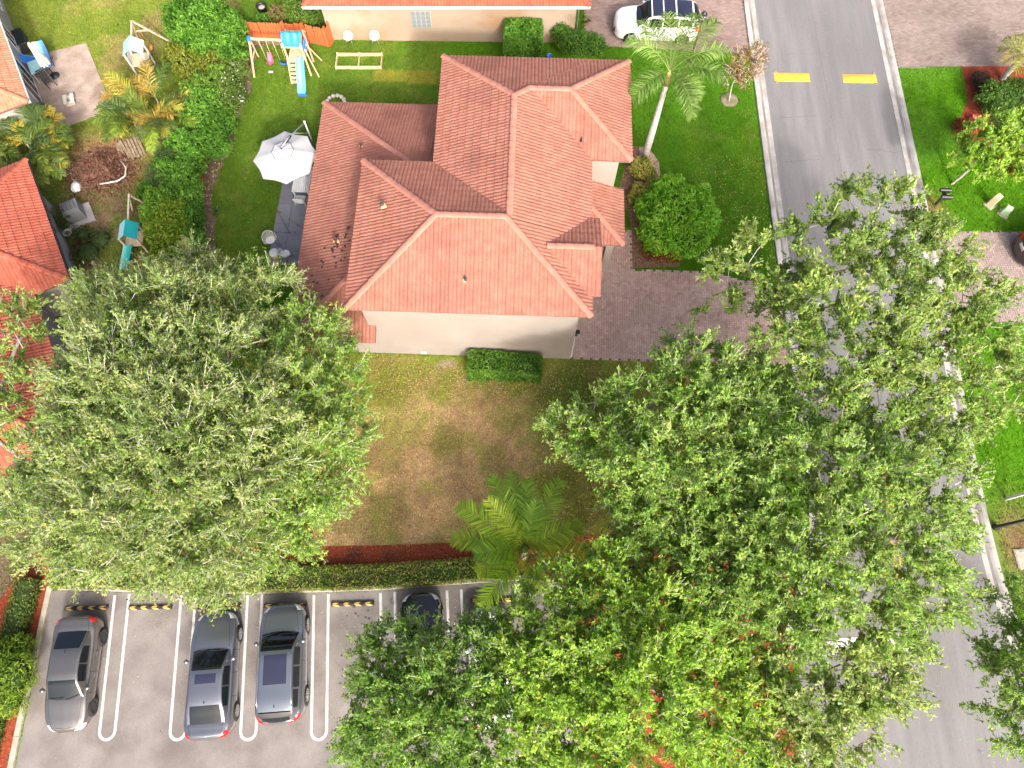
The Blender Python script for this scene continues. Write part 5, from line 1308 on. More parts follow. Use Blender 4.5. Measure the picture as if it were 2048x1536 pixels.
class Car:
    """x forward, y left, z up, centre of the wheelbase on the ground"""
    def __init__(s, label, loc, rz, L, W, H, paint, deck, cabin, rim, name='parked_car', fn=8, rn=10, group='cars parked in the bays'):
        s.L, s.W, s.H = L, W, H; s.paint = paint; s.deck = deck; s.cab = cabin; s.fn, s.rn = fn, rn
        s.root = thing(name, label, 'car', loc, rz, group)
        xs = np.concatenate([-np.cos(np.linspace(0, math.pi / 2, 16)) , np.sin(np.linspace(.1, math.pi / 2, 16))]) * .996
        P = []
        for xi in xs:
            r = [s.body(xi, t) for t in np.linspace(0, 1, 26)]
            P.append([Vector((p[0], -p[1], p[2])) for p in r[::-1]] + [Vector(p) for p in r[1:]])
        mb = MB().grid(P); n = len(P[0])
        mb.add(P[0], [list(range(n))]); mb.add(P[-1], [list(range(n))])
        mb.build('body', paint, s.root)
        s.wheels(rim)
        s.cabin()
    def half(s, xi):
        n = s.fn if xi > 0 else s.rn
        return s.W / 2 * max(1e-4, (1 - abs(xi) ** n)) ** .34 * (1 - .03 * xi)
    def dz(s, xi): return float(smooth_interp(xi, s.deck[0], s.deck[1]))
    def body(s, xi, t):
        """t 0 at the centre line of the deck, 1 at the sill"""
        w = s.half(xi); d = s.dz(xi); e = abs(xi)
        lo = .20 + .10 * max(0, (e - .8) / .2)
        k = [0, .25, .45, .60, .68, .75, .84, .92, .97, 1.0]
        ys = [0, .42, .72, .90, .965, .99, 1.0, .99, .95, .86]
        zs = [d + .045, d + .035, d + .015, d - .015, d - .07, d - .16, .52 * d + .02, .36, .24, lo - .02]
        zs = [max(z, lo - .02) for z in zs]
        return (xi * s.L / 2, w * float(np.interp(t, k, ys)), float(np.interp(t, k, zs)))
    def patch(s, name, m, fn, u, v, off=.006, nu=8, nv=8, side=1, parent=None):
        P = []
        for a in np.linspace(u[0], u[1], nu):
            row = []
            for b in np.linspace(v[0], v[1], nv):
                p = Vector(fn(a, b)); e = 1e-3
                du = Vector(fn(a + e, b)) - p; dv = Vector(fn(a, b + e)) - p; nn = du.cross(dv)
                nn = nn.normalized() if nn.length > 1e-12 else Vector((0, 0, 1))
                c = Vector((p.x, 0, .5))
                if nn.dot(p - c) < 0: nn = -nn
                p = p + nn * off; row.append(Vector((p.x, p.y * side, p.z)))
            P.append(row)
        return MB().grid(P).build(name, m, parent or s.root)
    def S(s, u, v):
        """cabin surface: u 0 windscreen foot .. 1 rear glass foot, v -1..1 across"""
        x = float(np.interp(u, s.cab['u'], s.cab['x'])); zt = float(smooth_interp(u, s.cab['u'], s.cab['z']))
        xi = x / (s.L / 2); zb = s.dz(np.clip(xi, -.95, .95)) + .0
        wb = s.half(np.clip(xi, -.9, .9)) * s.cab.get('wb', .90) * float(np.interp(u, [0, .2, .8, 1], [.93, 1, .97, .86]))
        hgt = max(0, zt - zb); wt = wb - hgt * s.cab.get('tumble', .40)
        a = abs(v); vr = .62
        if a > vr:
            t = (a - vr) / (1 - vr); y = wt + (wb - wt) * t; z = zt - .035 * min(1, hgt * 4) * 1 - (hgt - .035 * min(1, hgt * 4)) * t
            z = zb + (hgt - .035 * min(1, hgt * 4)) * (1 - t ** 1.15)
        else:
            q = a / vr; y = wt * q; z = zt - .035 * min(1, hgt * 4) * q ** 3 + .0
        bul = .16 * (1 - (y / max(wb, .01)) ** 2)
        f = max(0, 1 - u / .16); r = max(0, (u - .84) / .16)
        return (x + bul * f - bul * .8 * r, math.copysign(y, v) if v else 0.0, z)
    def cabin(s):
        s.patch('cabin_shell', s.paint, s.S, (0, 1), (-1, 1), 0, 48, 41)
        c = s.cab; uf, ur = c['uf'], c['ur']
        s.patch('windscreen', M_glass, s.S, (.012, uf - .012), (-.56, .56), .006, 14, 16)
        s.patch('rear_window', M_glass, s.S, (ur + .015, c.get('ur1', .975)), (-.52, .52), .006, 12, 16)
        for sd in (1, -1):
            s.patch('side_window', M_glass, s.S, (c['s0'], c['s1']), (.67, .95), .007, 12, 6, sd)
            s.patch('side_window', M_glass, s.S, (c['s1'] + .02, c['s2']), (.67, .95), .007, 12, 6, sd)
            if 's3' in c: s.patch('side_window', M_glass, s.S, (c['s2'] + .02, c['s3']), (.68, .92), .007, 8, 6, sd)
    def wheels(s, rim):
        for fx in (s.cab['xf'], s.cab['xr']):
            for sd in (1, -1):
                w = s.half(fx / (s.L / 2)); R0 = s.cab.get('wr', .335)
                arch = MB().lathe((0, 0, 0), [(R0 + .06, -.05), (R0 + .06, .0), (.02, .001)], 24, Matrix.Rotation(R(-90 * sd), 3, 'X'))
                arch.build('wheel_arch', M_seam, s.root).location = (fx, sd * (w + .001), R0 + .02)
                M = Matrix.Rotation(R(-90 * sd), 3, 'X')
                wh = MB().lathe((0, 0, 0), [(R0 - .12, -.2), (R0 - .02, -.2), (R0, -.15), (R0, -.03), (R0 - .025, .004), (R0 - .10, .004), (R0 - .11, -.02)], 26, M).build('wheel', M_tyre, s.root)
                wh.location = (fx, sd * (w + .012), R0)
                r = MB().lathe((0, 0, 0), [(R0 - .105, -.02), (R0 - .11, .002), (R0 - .13, .004), (R0 - .14, -.03), (.05, -.035), (.01, -.034)], 24, M)
                for k in range(10):
                    a = 2 * math.pi * k / 10; p = M @ Vector((math.cos(a) * .04, math.sin(a) * .04, -.012)); q = M @ Vector((math.cos(a) * (R0 - .13), math.sin(a) * (R0 - .13), -.004))
                    r.bar(p, q, .035, .02, up=M @ Vector((0, 0, 1)))
                ro = r.build('rim', rim, wh)
    def seam(s, u, v, side=1, n=10, w=.012):
        """thin dark panel gap along a path on the body: u, v lists"""
        P = []
        pts = [Vector(s.body(float(a), float(b))) for a, b in zip(np.interp(np.linspace(0, 1, n), np.linspace(0, 1, len(u)), u), np.interp(np.linspace(0, 1, n), np.linspace(0, 1, len(v)), v))]
        mb = MB()
        for i in range(n):
            d = pts[min(i + 1, n - 1)] - pts[max(i - 1, 0)]; c = pts[i] - Vector((pts[i].x, 0, .35)); c = c.normalized()
            t = d.cross(c).normalized() * w / 2
            P.append([Vector(((pts[i] + c * .004 + t).x, (pts[i] + c * .004 + t).y * side, (pts[i] + c * .004 + t).z)), Vector(((pts[i] + c * .004 - t).x, (pts[i] + c * .004 - t).y * side, (pts[i] + c * .004 - t).z))])
        return mb.grid(P, False)
    def details(s, tail, head=(.86, .985, .50, .80), doors=(.36, .0, -.36), hood=.40, trunk=-.62, mirror=True, fin=True, handle=M_chrome, wiper=True):
        seams = MB()
        def addm(mb): seams.add(mb.v, mb.f)
        for sd in (1, -1):
            s.patch('headlight', M_clear, s.body, (head[0], head[1]), (head[2], head[3]), .007, 10, 8, sd)
            s.patch('taillight', M_red, s.body, (tail[0], tail[1]), (tail[2], tail[3]), .008, 10, 8, sd)
            for d in doors: addm(s.seam([d, d], [.64, .95], sd))
            addm(s.seam([doors[0], doors[-1]], [.945, .945], sd))
            addm(s.seam([hood, .9], [.50, .42], sd, 14)); addm(s.seam([.9, .94], [.42, .0], sd))
            if trunk: addm(s.seam([trunk, -.93], [.46, .44], sd)); addm(s.seam([-.93, -.95], [.44, 0], sd))
            for d in (doors[0] - (doors[0] - doors[1]) * .82, doors[1] - (doors[1] - doors[2]) * .82):
                p = Vector(s.body(d, .79)); MB().box((p.x, sd * (p.y + .018), p.z), (.18, .03, .035)).build('door_handle', handle, s.root)
            if mirror:
                p = Vector(s.body(s.cab['xm'] / (s.L / 2), .62))
                P = []
                for v in np.linspace(0, math.pi, 7): P.append([(p.x + .10 * math.sin(v) * math.cos(u), sd * (p.y + .10 - .095 * math.cos(v)), p.z + .14 + .075 * math.sin(v) * math.sin(u)) for u in np.linspace(0, 2 * math.pi, 11)])
                mm = MB().grid(P); mm.bar((p.x, sd * p.y * .97, p.z + .06), (p.x, sd * (p.y + .08), p.z + .12), .07, .05); mm.build('mirror', s.paint, s.root)
        seams.build('panel_gaps', M_seam, s.root)['kind'] = 'stuff'
        if fin:
            p = Vector(s.S(s.cab['ur'] - .04, 0)); MB().add([p + Vector((.10, 0, 0)), p + Vector((-.06, -.025, 0)), p + Vector((-.06, .025, 0)), p + Vector((-.05, 0, .07))], [(0, 1, 3), (0, 3, 2), (1, 2, 3), (0, 2, 1)]).build('antenna', M_trim, s.root)
        if wiper:
            mb = MB()
            for y0, y1 in ((-.50, .02), (.06, .52)):
                a = Vector(s.S(.03, y0)); b = Vector(s.S(.055, y1)); mb.bar(a + Vector((.03, 0, .02)), b + Vector((.03, 0, .025)), .02, .015)
            mb.build('wiper', M_trim, s.root)
        # plastic cowl, grille and bumper
        s.patch('cowl', M_trim, s.S, (0, .02), (-.58, .58), .008, 3, 14)
        s.patch('grille', M_trim, lambda a, b: (lambda q: (q[0], q[1], q[2]))(s.body(a, b)), (.975, .9955), (.60, .82), .01, 6, 6, 1); s.patch('grille', M_trim, s.body, (.975, .9955), (.60, .82), .01, 6, 6, -1)
SEDAN_CAB = dict(u=[0, .10, .22, .28, .45, .62, .72, .78, .90, 1.0], x=None, z=None)
def sedan(label, loc, rz, paint, rim, L=4.75, W=1.83, H=1.44, cowl=.98, belt=.98, rear=1.05, shift=0.0, **kw):
    h = L / 2
    deck = ([-1, -.97, -.85, -.62, -.3, 0, .3, .42, .7, .9, .97, 1], [.72, .93, rear, rear - .02, belt + .01, belt, belt, cowl, cowl - .12, cowl - .24, cowl - .33, .50])
    u = np.array([0, .10, .20, .28, .45, .60, .72, .80, .90, 1.0])
    x = np.array([.42, .30, .18, .08, -.12, -.30, -.42, -.52, -.63, -.73]) * h + shift
    z = np.array([cowl - .02, cowl + .20, H - .08, H - .02, H, H - .02, H - .08, H - .17, H - .30, rear - .03])
    cab = dict(u=u, x=x, z=z, uf=.26, ur=.70, s0=.22, s1=.46, s2=.74, xf=h * .60, xr=-h * .60, xm=h * .27 + shift, tumble=.42)
    c = Car(label, loc, rz, L, W, H, paint, deck, cab, rim)
    c.details(tail=(-.985, -.86, .55, .79))
    return c
def suv(label, loc, rz, paint, rim, L=4.6, W=1.88, H=1.68, group='cars parked in the bays', roof=None):
    h = L / 2
    deck = ([-1, -.98, -.9, -.6, -.3, 0, .3, .45, .7, .9, .97, 1], [.80, 1.02, 1.12, 1.12, 1.08, 1.06, 1.06, 1.06, .99, .88, .76, .55])
    u = np.array([0, .10, .18, .25, .45, .62, .80, .86, .93, 1.0])
    x = np.array([.47, .36, .26, .17, -.10, -.38, -.70, -.80, -.87, -.93]) * h
    z = np.array([1.05, 1.28, H - .12, H - .04, H, H - .01, H - .06, H - .12, H - .30, 1.10])
    cab = dict(u=u, x=x, z=z, uf=.24, ur=.83, s0=.20, s1=.42, s2=.64, s3=.82, xf=h * .60, xr=-h * .58, xm=h * .33, tumble=.30, wr=.36, wb=.92)
    c = Car(label, loc, rz, L, W, H, paint, deck, cab, rim, group=group)
    c.details(tail=(-.985, -.84, .50, .76), trunk=None, hood=.47)
    return c
CARS_RZ_UP = R(90 + 4.3)
c1 = sedan('weathered warm grey sedan parked nose out next to the left kerb', (-17.95, -1.15, 0), R(-90 + 3.6), M_paintg, M_rimdk, L=4.45, W=1.74, H=1.46)
for o in list(c1.root.children):
    if o.name.startswith('headlight'): pass
c2 = sedan('blue grey sedan with a sunroof parked nose in under the branch tip', (-12.22, -1.2, 0), CARS_RZ_UP, M_paintb, M_rim, L=4.9, W=1.86, H=1.44, shift=-.12)
c2.patch('sunroof', M_sunroof, c2.S, (.30, .42), (-.40, .40), .008, 6, 10)
c3 = suv('steel grey suv with a long glass roof beside the empty bay', (-9.42, -.75, 0), CARS_RZ_UP, M_paints, M_rim, L=4.62)
c3.patch('sunroof', M_sunroof, c3.S, (.28, .60), (-.42, .42), .008, 10, 10)
for sd in (1, -1):
    pts = [Vector(c3.S(u, .60 * sd)) + Vector((0, 0, .05)) for u in np.linspace(.28, .80, 12)]
    pts[0].z -= .04; pts[-1].z -= .04
    MB().tube(pts, .018, 6).build('roof_rail', M_chrome, c3.root)
c3.patch('spoiler', M_trim, c3.S, (.85, .90), (-.60, .60), .05, 4, 12)
c4 = sedan('black car half hidden under the deep green tree', (-3.72, -.35, 0), CARS_RZ_UP, M_paintk, M_rim, L=4.7)
c5 = sedan('white car almost hidden beneath the bottom trees', (-.85, -.9, 0), CARS_RZ_UP, M_paintw, M_rim, L=4.7)
c5.root['label'] = 'white car almost hidden beneath the bottom trees'
c6 = suv('white suv with a dark glass roof on the north driveway', (8.35, 33.55, 0), R(178), M_paintw, M_rim, L=4.95, W=1.95, H=1.72, group=None)
c6.patch('sunroof', M_sunroof, c6.S, (.25, .42), (-.56, .56), .008, 8, 12); c6.patch('sunroof', M_sunroof, c6.S, (.44, .60), (-.56, .56), .008, 8, 12); c6.patch('sunroof', M_sunroof, c6.S, (.62, .82), (-.56, .56), .008, 8, 12)
c7 = suv('dark suv just entering at the right edge on the paved drive', (27.9, 18.75, 0), R(2), M_paintk, M_rim, group=None)
MB().box((-2.32, 0, .85), (.02, .42, .16)).build('number_plate', M_whitepl, c7.root)
# ================================================================== FENCES
def fence(label, pts, h, m, pw=.14, gap=.012, name='wooden_fence', rails=True, jitter=.02, side=1):
    root = thing(name, label, 'fence', (pts[0][0], pts[0][1], 0)); b = Vector((pts[0][0], pts[0][1], 0))
    me = bpy.data.meshes.new('picket'); bx = MB().prism([(-pw / 2, 0), (pw / 2, 0), (pw / 2, h - .05), (pw / 2 - .04, h), (-pw / 2 + .04, h), (-pw / 2, h - .05)], -.01, .01)
    V = [(x, z, y) for x, y, z in bx.v]; me.from_pydata(V, [], bx.f); me.materials.append(m); me.update()
    for i in range(len(pts) - 1):
        A, B = Vector((*pts[i], 0)), Vector((*pts[i + 1], 0)); d = B - A; L = d.length; ang = math.atan2(d.y, d.x); u = d / L; nn = Vector((-u.y, u.x, 0)) * side
        n = int(L / (pw + gap))
        for k in range(n):
            o = bpy.data.objects.new('picket', me); COL.objects.link(o); o.parent = root
            o.location = A - b + u * ((k + .5) * L / n) + nn * random.uniform(-.008, .008) + Vector((0, 0, random.uniform(-jitter, jitter)))
            o.rotation_euler = (random.uniform(-.02, .02), random.uniform(-.012, .012), ang + random.uniform(-.05, .05)); o.scale = (1, 1, random.uniform(.97, 1.03))
        if rails:
            for z in (.3, h - .3): MB().bar(A - b + nn * .045 + Vector((0, 0, z)), B - b + nn * .045 + Vector((0, 0, z)), .05, .09).build('rail', m, root)
        for k in range(int(L / 2.2) + 2):
            t = min(1, k * 2.2 / L); p = A.lerp(B, t) - b + nn * .09; MB().box((p.x, p.y, h * .52), (.09, .09, h * 1.04)).build('post', m, root)
    return root
fence('orange stained picket fence behind the swing set', [(-15.2, 32.95), (-11.9, 32.78), (-10.62, 32.45)], 1.3, M_woodred)
fence('short run of orange pickets beside the peach wall', [(-10.52, 32.42), (-10.36, 32.86)], 1.3, M_woodred, name='wooden_fence')
fence('dark red picket fence along the hedge on the garden side', [(-16.62, 24.6), (-16.3, 21.5), (-15.85, 17.4)], 1.15, M_wooddk, pw=.12, gap=.035)
fence('dark red fence at the house corner under the trees', [(-9.5, 13.3), (-12.9, 13.6)], 1.5, M_wooddk)
# ================================================================== GARDEN OF THE HOUSE
ps = thing('swing_set', 'timber swing and slide set with a blue canopy by the orange fence', 'swing set', (-11.9, 30.85, 0), R(-2))
pc = [(-.48, -.48), (.48, -.48), (.48, .48), (-.48, .48)]
for x, y in pc: MB().bar((x * 1.05, y * 1.05, 0), (x, y, 2.25), .085).build('post', M_wood, ps)
dk = MB().box((0, 0, 1.14), (.96, .96, .05)).build('platform', M_wood, ps)
for k in range(7): MB().box((-.41 + k * .137, 0, 1.18), (.125, 1.0, .03)).build('plank', M_wood, dk)
cp = MB()
def sag(u, v): return .03 * math.sin(u * 9) * (1 - abs(v)) - .05 * (1 - (2 * abs(v) - 1) ** 2)
cp.grid([[(u * .56, v * .58, 2.62 - .55 * abs(v) + sag(u, v)) for v in np.linspace(-1, 1, 15)] for u in np.linspace(-1, 1, 13)])
cp.build('canopy', M_blue, ps)
for y in (-.58, .58): MB().bar((-.58, y, 2.08), (.58, y, 2.08), .05).build('canopy_rail', M_wood, ps)
for y0, y1 in ((-.45, .45),):
    sw = MB()
    for k in range(4): MB().bar((.49, -.45, 1.35 + k * .16), (.49, .45, 1.35 + k * .16), .02, .11, up=(0, 0, 1)).build('side_board', M_bluelt if k % 2 else M_blue, ps)
# climbing wall steps
ld = MB()
for s in (-1, 1): ld.bar((-.30 + s * .22, -1.15, .02), (-.30 + s * .22, -.5, 1.2), .05, .1)
ld.build('ladder_rail', M_wood, ps)
for k in range(6):
    t = (k + .5) / 6; MB().box((-.30, -1.15 + .65 * t, .02 + 1.18 * t), (.42, .17, .03)).build('rung', M_wood, ps)
# slide
P = []
for t in np.linspace(0, 1, 18):
    y = -.5 - 1.45 * t; z = 1.2 * (1 - t) ** 1.05 + .05 * math.sin(t * 7) * t + .10 * (t > .85) * 0 + .10
    P.append([(.20 - .24, y, z + .13), (.20 - .22, y, z + .12), (.20 - .19, y, z), (.20 + .19, y, z), (.20 + .22, y, z + .12), (.20 + .24, y, z + .13), (.20 + .24, y, z + .10)])
MB().grid(P).build('slide', M_bluelt, ps)
P = []
MB().box((.20, -1.97, .09), (.50, .10, .12), taper=.9).build('slide_foot', M_blue, ps)
MB().bar((-.5, .0, 2.0), (-2.45, .05, 2.0), .09, .11).build('swing_beam', M_wood, ps)
MB().box((-2.45, .05, 2.0), (.22, .24, .22), taper=.8).build('bracket', M_blue, ps)
for y in (-.75, .75): MB().bar((-2.45, .05 + y * .06, 2.0), (-2.72, y, 0), .08).build('swing_leg', M_wood, ps)
MB().bar((-2.58, -.36, .9), (-2.58, .36, .9), .06).build('cross_brace', M_wood, ps)
for y in (-.6, .6): MB().bar((.5, y * .3, 1.6), (.95, y, 0), .06).build('side_leg', M_wood, ps)
def swing(x, seat, m, w):
    st = MB()
    for s in (-1, 1): st.tube([(x + s * w, .03, 1.96), (x + s * w * .8, -.02, .55)], .012, 5)
    so = st.build('swing_rope', M_rope, ps)
    if seat == 'bucket':
        P = []
        for v in np.linspace(0, 1, 7):
            P.append([(x + .17 * math.sin(math.pi * (.2 + .6 * v)) * math.cos(u), .28 - .62 * v, .62 - .38 * math.sin(math.pi * v) ** .7 + .16 * abs(math.cos(u)) + .25 * max(0, .4 - v)) for u in np.linspace(0, math.pi, 9)])
        MB().grid(P).build('swing_seat', m, ps); MB().box((x + .04, -.52, .22), (.24, .10, .04)).build('foot_rest', M_whitepl, ps)
    else:
        P = []
        for u in np.linspace(-1, 1, 11): P.append([(x + u * .2, v * .09 - .05, .45 - .12 * (1 - u * u) + .02) for v in (-1, 0, 1)] + [(x + u * .2, -.05, .38 - .12 * (1 - u * u))])
        MB().grid(P).build('swing_seat', m, ps)
swing(-1.78, 'bucket', M_pink, .20); swing(-1.02, 'belt', M_blue, .2)
# white bucket chairs by the peach wall
def bucket_chair(label, c, rz):
    t = thing('garden_chair', label, 'chair', c, rz, 'white bucket chairs by the peach wall')
    P = []
    for v in np.linspace(-1, 1, 15):
        row = []
        for u in np.linspace(-1, 1, 13):
            # egg shaped shell bent from seat to back
            wd = .27 * math.sqrt(max(0, 1 - abs(v) ** 2.4)) * (1.06 - .10 * v); s = v * .5 + .5
            y = -.30 + .42 * min(1, s * 1.6) + .10 * max(0, s - .6); z = .40 - .03 * math.sin(s * 3) + .62 * max(0, s - .45) * 1.1
            row.append((u * wd, y - .10 * (u * u) * (1 - s) * 0 + -.05 * u * u * s, z + .10 * u * u * (1 - .4 * s)))
        P.append(row)
    o = MB().grid(P).build('shell', M_whitepl, t)
    md = o.modifiers.new('thickness', 'SOLIDIFY'); md.thickness = .025
    for sx in (-1, 1):
        for sy in (-1, 1): MB().tube([(sx * .12, sy * .1, .38), (sx * .22, sy * .24, 0)], .011, 6).build('leg', M_metal, t)
bucket_chair('white bucket chair against the peach wall, nearest the orange fence', G(700, 86), R(-2)); bucket_chair('white bucket chair against the peach wall, further from the fence', G(752, 86), R(2))
# empty raised bed frame
A, B, C_, D_ = G(674, 138), G(764, 138), G(763, 113), G(675, 112)
rb = thing('raised_bed', 'empty two bay timber raised bed frame on the lawn', 'garden bed', (A + B + C_ + D_) / 4, math.atan2(B.y - A.y, B.x - A.x))
W_, Dp = (B - A).length, (D_ - A).length
for y in (-Dp / 2, Dp / 2):
    for s in (-1, 1): MB().box((s * W_ / 4, y, .12), (W_ / 2 - .05, .04, .22)).build('board', M_wood, rb)
for x in (-W_ / 2, 0, W_ / 2): MB().box((x, 0, .12), (.04, Dp - .05, .22)).build('board', M_wood, rb)
for x in (-W_ / 2, 0, W_ / 2):
    for y in (-Dp / 2, Dp / 2): MB().box((x, y, .13), (.07, .07, .26)).build('corner_post', M_wood, rb)
# ring of stones
sr = thing('stone_ring', 'ring of pale scalloped stones at the corner of the low roof', 'stone ring', (-9.85, 28.35, 0))
for k in range(13):
    a = 2 * math.pi * k / 13; c = Vector((.50 * math.cos(a), .50 * math.sin(a), 0))
    MB().lathe(c, [(.115, 0), (.125, .07), (.10, .13), (.03, .15)], 9).build('stone', M_stone, sr)
# cantilever parasol
cc = G(570, 312, 2.35); um = thing('parasol', 'large white octagonal cantilever parasol beside the low roof', 'parasol', (cc.x, cc.y, 0), R(8))
def canopy(r, z0, z1, hole=0.0, dip=.10):
    P = []
    for k in range(33):
        a = 2 * math.pi * k / 32; f = (k % 4) / 4; s = math.sin(math.pi * f); rad = r * (math.cos(math.pi / 8) / math.cos(abs((f - .5)) * math.pi / 4)) * (1 - dip * s)
        rad = r * (1 - .076 * s - dip * .42 * s)
        P.append([((hole + (rad - hole) * t) * math.cos(a), (hole + (rad - hole) * t) * math.sin(a), z1 + (z0 - z1) * t - .03 * s * math.sin(math.pi * t)) for t in np.linspace(0, 1, 8)])
    return P
MB().grid(canopy(1.62, 2.25, 2.78, .28)).build('canopy', M_fabric, um)
MB().grid(canopy(.56, 2.74, 2.92, .02)).build('vent_cap', M_fabric, um)
e = MB()
for k in range(33): pass
pts = [Vector(p[-1]) + Vector((0, 0, .004)) for p in canopy(.565, 2.735, 2.92, .02)]
MB().tube(pts, .012, 5, False).build('piping', M_dark, um)
MB().lathe((0, 0, 2.9), [(.05, 0), (.055, .06), (.02, .09)], 12).build('finial', M_black, um)
for k in range(8):
    a = 2 * math.pi * k / 8; MB().bar((.05 * math.cos(a), .05 * math.sin(a), 2.70), (1.58 * math.cos(a), 1.58 * math.sin(a), 2.235), .025, .03).build('rib', M_metal, um)
pl = Vector((1.15, 1.62, 0)); MB().tube([pl, pl + Vector((0, 0, 2.75))], .045, 12).build('post', M_metal, um)
MB().tube([pl + Vector((0, 0, 2.7)), (.42, .58, 3.02), (0, 0, 2.98)], .03, 8).build('arm', M_metal, um)
MB().tube([pl + Vector((0, 0, 1.9)), (.62, .88, 2.9)], .02, 8).build('strut', M_metal, um)
MB().box((.42, .58, 2.98), (.22, .10, .10), R(54)).build('joint', M_black, um); MB().box((.25, .3, 2.98), (.05, .34, .05), R(-54)).build('crank', M_black, um)
MB().box(pl + Vector((0, 0, .05)), (.9, .9, .09)).build('base', M_dark, um); MB().lathe(pl + Vector((0, 0, 2.75)), [(.06, 0), (.06, .05), (.01, .07)], 12).build('cap', M_whitepl, um)
# dining table and chair under it
M_grey = noisy('pale_grey_slat', (.42, .43, .44), (.52, .53, .54), 3, .6)
tc = G(600, 358, .74); tb = thing('patio_table', 'pale grey slatted table half under the white parasol', 'table', (tc.x + .12, tc.y, 0), R(-3))
tp = MB().box((0, 0, .70), (.84, 1.56, .04)).build('table_top', M_metal, tb)
for k in range(9): MB().box((-.40 + k * .1, 0, .735), (.092, 1.6, .025)).build('slat', M_grey, tp)
for sx in (-1, 1):
    for sy in (-1, 1): MB().box((sx * .38, sy * .72, .34), (.06, .06, .68)).build('leg', M_whitepl, tb)
def sled_chair(label, c, rz):
    t = thing('patio_chair', label, 'chair', c, rz)
    for s in (-1, 1):
        MB().tube([(s * .25, .28, .62), (s * .25, -.02, .64), (s * .26, -.30, .02), (s * .26, .30, .02), (s * .25, .24, .45), (s * .25, .34, .88)], .018, 6).build('frame', M_whitepl, t)
    MB().tube([(-.26, -.30, .02), (.26, -.30, .02)], .016, 6).build('stretcher', M_whitepl, t)
    MB().box((0, .02, .44), (.48, .46, .02)).build('seat', M_grey, t); MB().box((0, .31, .68), (.48, .02, .36)).build('backrest', M_grey, t)
sled_chair('white sled framed chair at the end of the slatted table', (tc.x + .05, tc.y - 1.02, 0), R(176))
# two wicker chairs and a drum table
def wicker_chair(label, c, rz):
    t = thing('wicker_chair', label, 'chair', c, rz, 'white wicker chairs on the grey patio')
    P = []
    for v in np.linspace(0, 1, 6): P.append([(.24 * v * math.cos(a), .23 * v * math.sin(a), .40 + .03 * v * v) for a in np.linspace(0, 2 * math.pi, 19)])
    MB().grid(P).build('seat', M_whitepl, t)
    for k in range(17):
        a = R(-20 + 220 * k / 16); hgt = .40 + .36 * math.sin(math.pi * k / 16) ** .8 + .06
        MB().bar((.235 * math.cos(a), .225 * math.sin(a), .42), (.33 * math.cos(a), .32 * math.sin(a), hgt), .03, .012, up=(math.cos(a), math.sin(a), 0)).build('slat', M_whitepl, t)
    pts = [(.335 * math.cos(R(-20 + 220 * k / 24)), .325 * math.sin(R(-20 + 220 * k / 24)), .47 + .36 * math.sin(math.pi * k / 24) ** .8) for k in range(25)]
    MB().tube(pts, .018, 6).build('top_rail', M_whitepl, t)
    for sx in (-1, 1):
        for sy in (-1, 1): MB().tube([(sx * .15, sy * .15, .40), (sx * .25, sy * .27, 0)], .014, 6).build('leg', M_black, t)
q = G(546, 489); wicker_chair('white wicker chair beside the lawn edge of the patio', (q.x, q.y, 0), R(28))
q = G(575, 516); wicker_chair('white wicker chair nearer the low roof', (q.x, q.y, 0), R(150))
q = G(553, 514); dt = thing('side_table', 'round drum side table between the white wicker chairs', 'table', (q.x, q.y, 0))
MB().lathe((0, 0, 0), [(.20, 0), (.23, .18), (.20, .42)], 22).build('base', noisy('rattan', (.40, .28, .17), (.52, .38, .25), 20, .8, .3, 60), dt); MB().lathe((0, 0, .42), [(.24, 0), (.25, .02), (.24, .04), (.01, .045)], 26).build('top', M_whitepl, dt)
# string lights from the eave out to thin posts
for i, (a, b) in enumerate((((553, 418), (606, 456)), ((545, 463), (600, 461)))):
    A, B = G(*a, 2.3), G(*b, 2.75)
    t = thing('string_lights', ('slanting' if i == 0 else 'level') + ' string of bulbs above the grey patio', 'string lights', (A.x, A.y, 0))
    MB().tube([(0, 0, 0), (0, 0, 2.35)], .012, 6).build('post', M_black, t)
    pts = [Vector((0, 0, 2.3)).lerp(B - Vector((A.x, A.y, 0)), f) - Vector((0, 0, .12 * math.sin(math.pi * f))) for f in np.linspace(0, 1, 10)]
    MB().tube(pts, .008, 5).build('wire', M_black, t)
    for k in (1, 4, 7): MB().lathe(pts[k] - Vector((0, 0, .12)), [(.01, 0), (.03, .03), (.025, .07), (.015, .12)], 8).build('bulb', M_dark, t)

# ================================================================== NEXT GARDENS
def gable_roof(t, w, d, z, h, m, m2=None):
    MB().add([(-w / 2, -d / 2, z), (w / 2, -d / 2, z), (w / 2, 0, z + h), (-w / 2, 0, z + h)], [(0, 1, 2, 3)]).build('roof_panel', m, t)
    MB().add([(-w / 2, d / 2, z), (w / 2, d / 2, z), (w / 2, 0, z + h), (-w / 2, 0, z + h)], [(3, 2, 1, 0)]).build('roof_panel', m2 or m, t)
q = G(297, 145); pa = thing('play_tower', 'pale aqua roofed play tower with a swing frame in the dry lawn', 'play tower', (q.x, q.y, 0), R(98))
gable_roof(pa, 1.0, 1.1, 1.75, .42, M_aqua)
for x in (-.42, .42):
    for y in (-.45, .45): MB().bar((x, y, 0), (x, y, 1.78), .08).build('post', M_whitepl, pa)
MB().box((0, 0, .95), (.92, .98, .05)).build('platform', M_woodgr, pa)
for k in range(3): MB().box((0, .48, 1.05 + k * .14), (.9, .03, .10)).build('side_board', M_whitepl, pa)
MB().bar((.4, .1, 1.75), (2.0, .15, 1.75), .09).build('swing_beam', M_woodgr, pa)
for y in (-1.15, .55): MB().bar((2.0, .15, 1.75), (2.15, y, 0), .08).build('swing_leg', M_woodgr, pa)
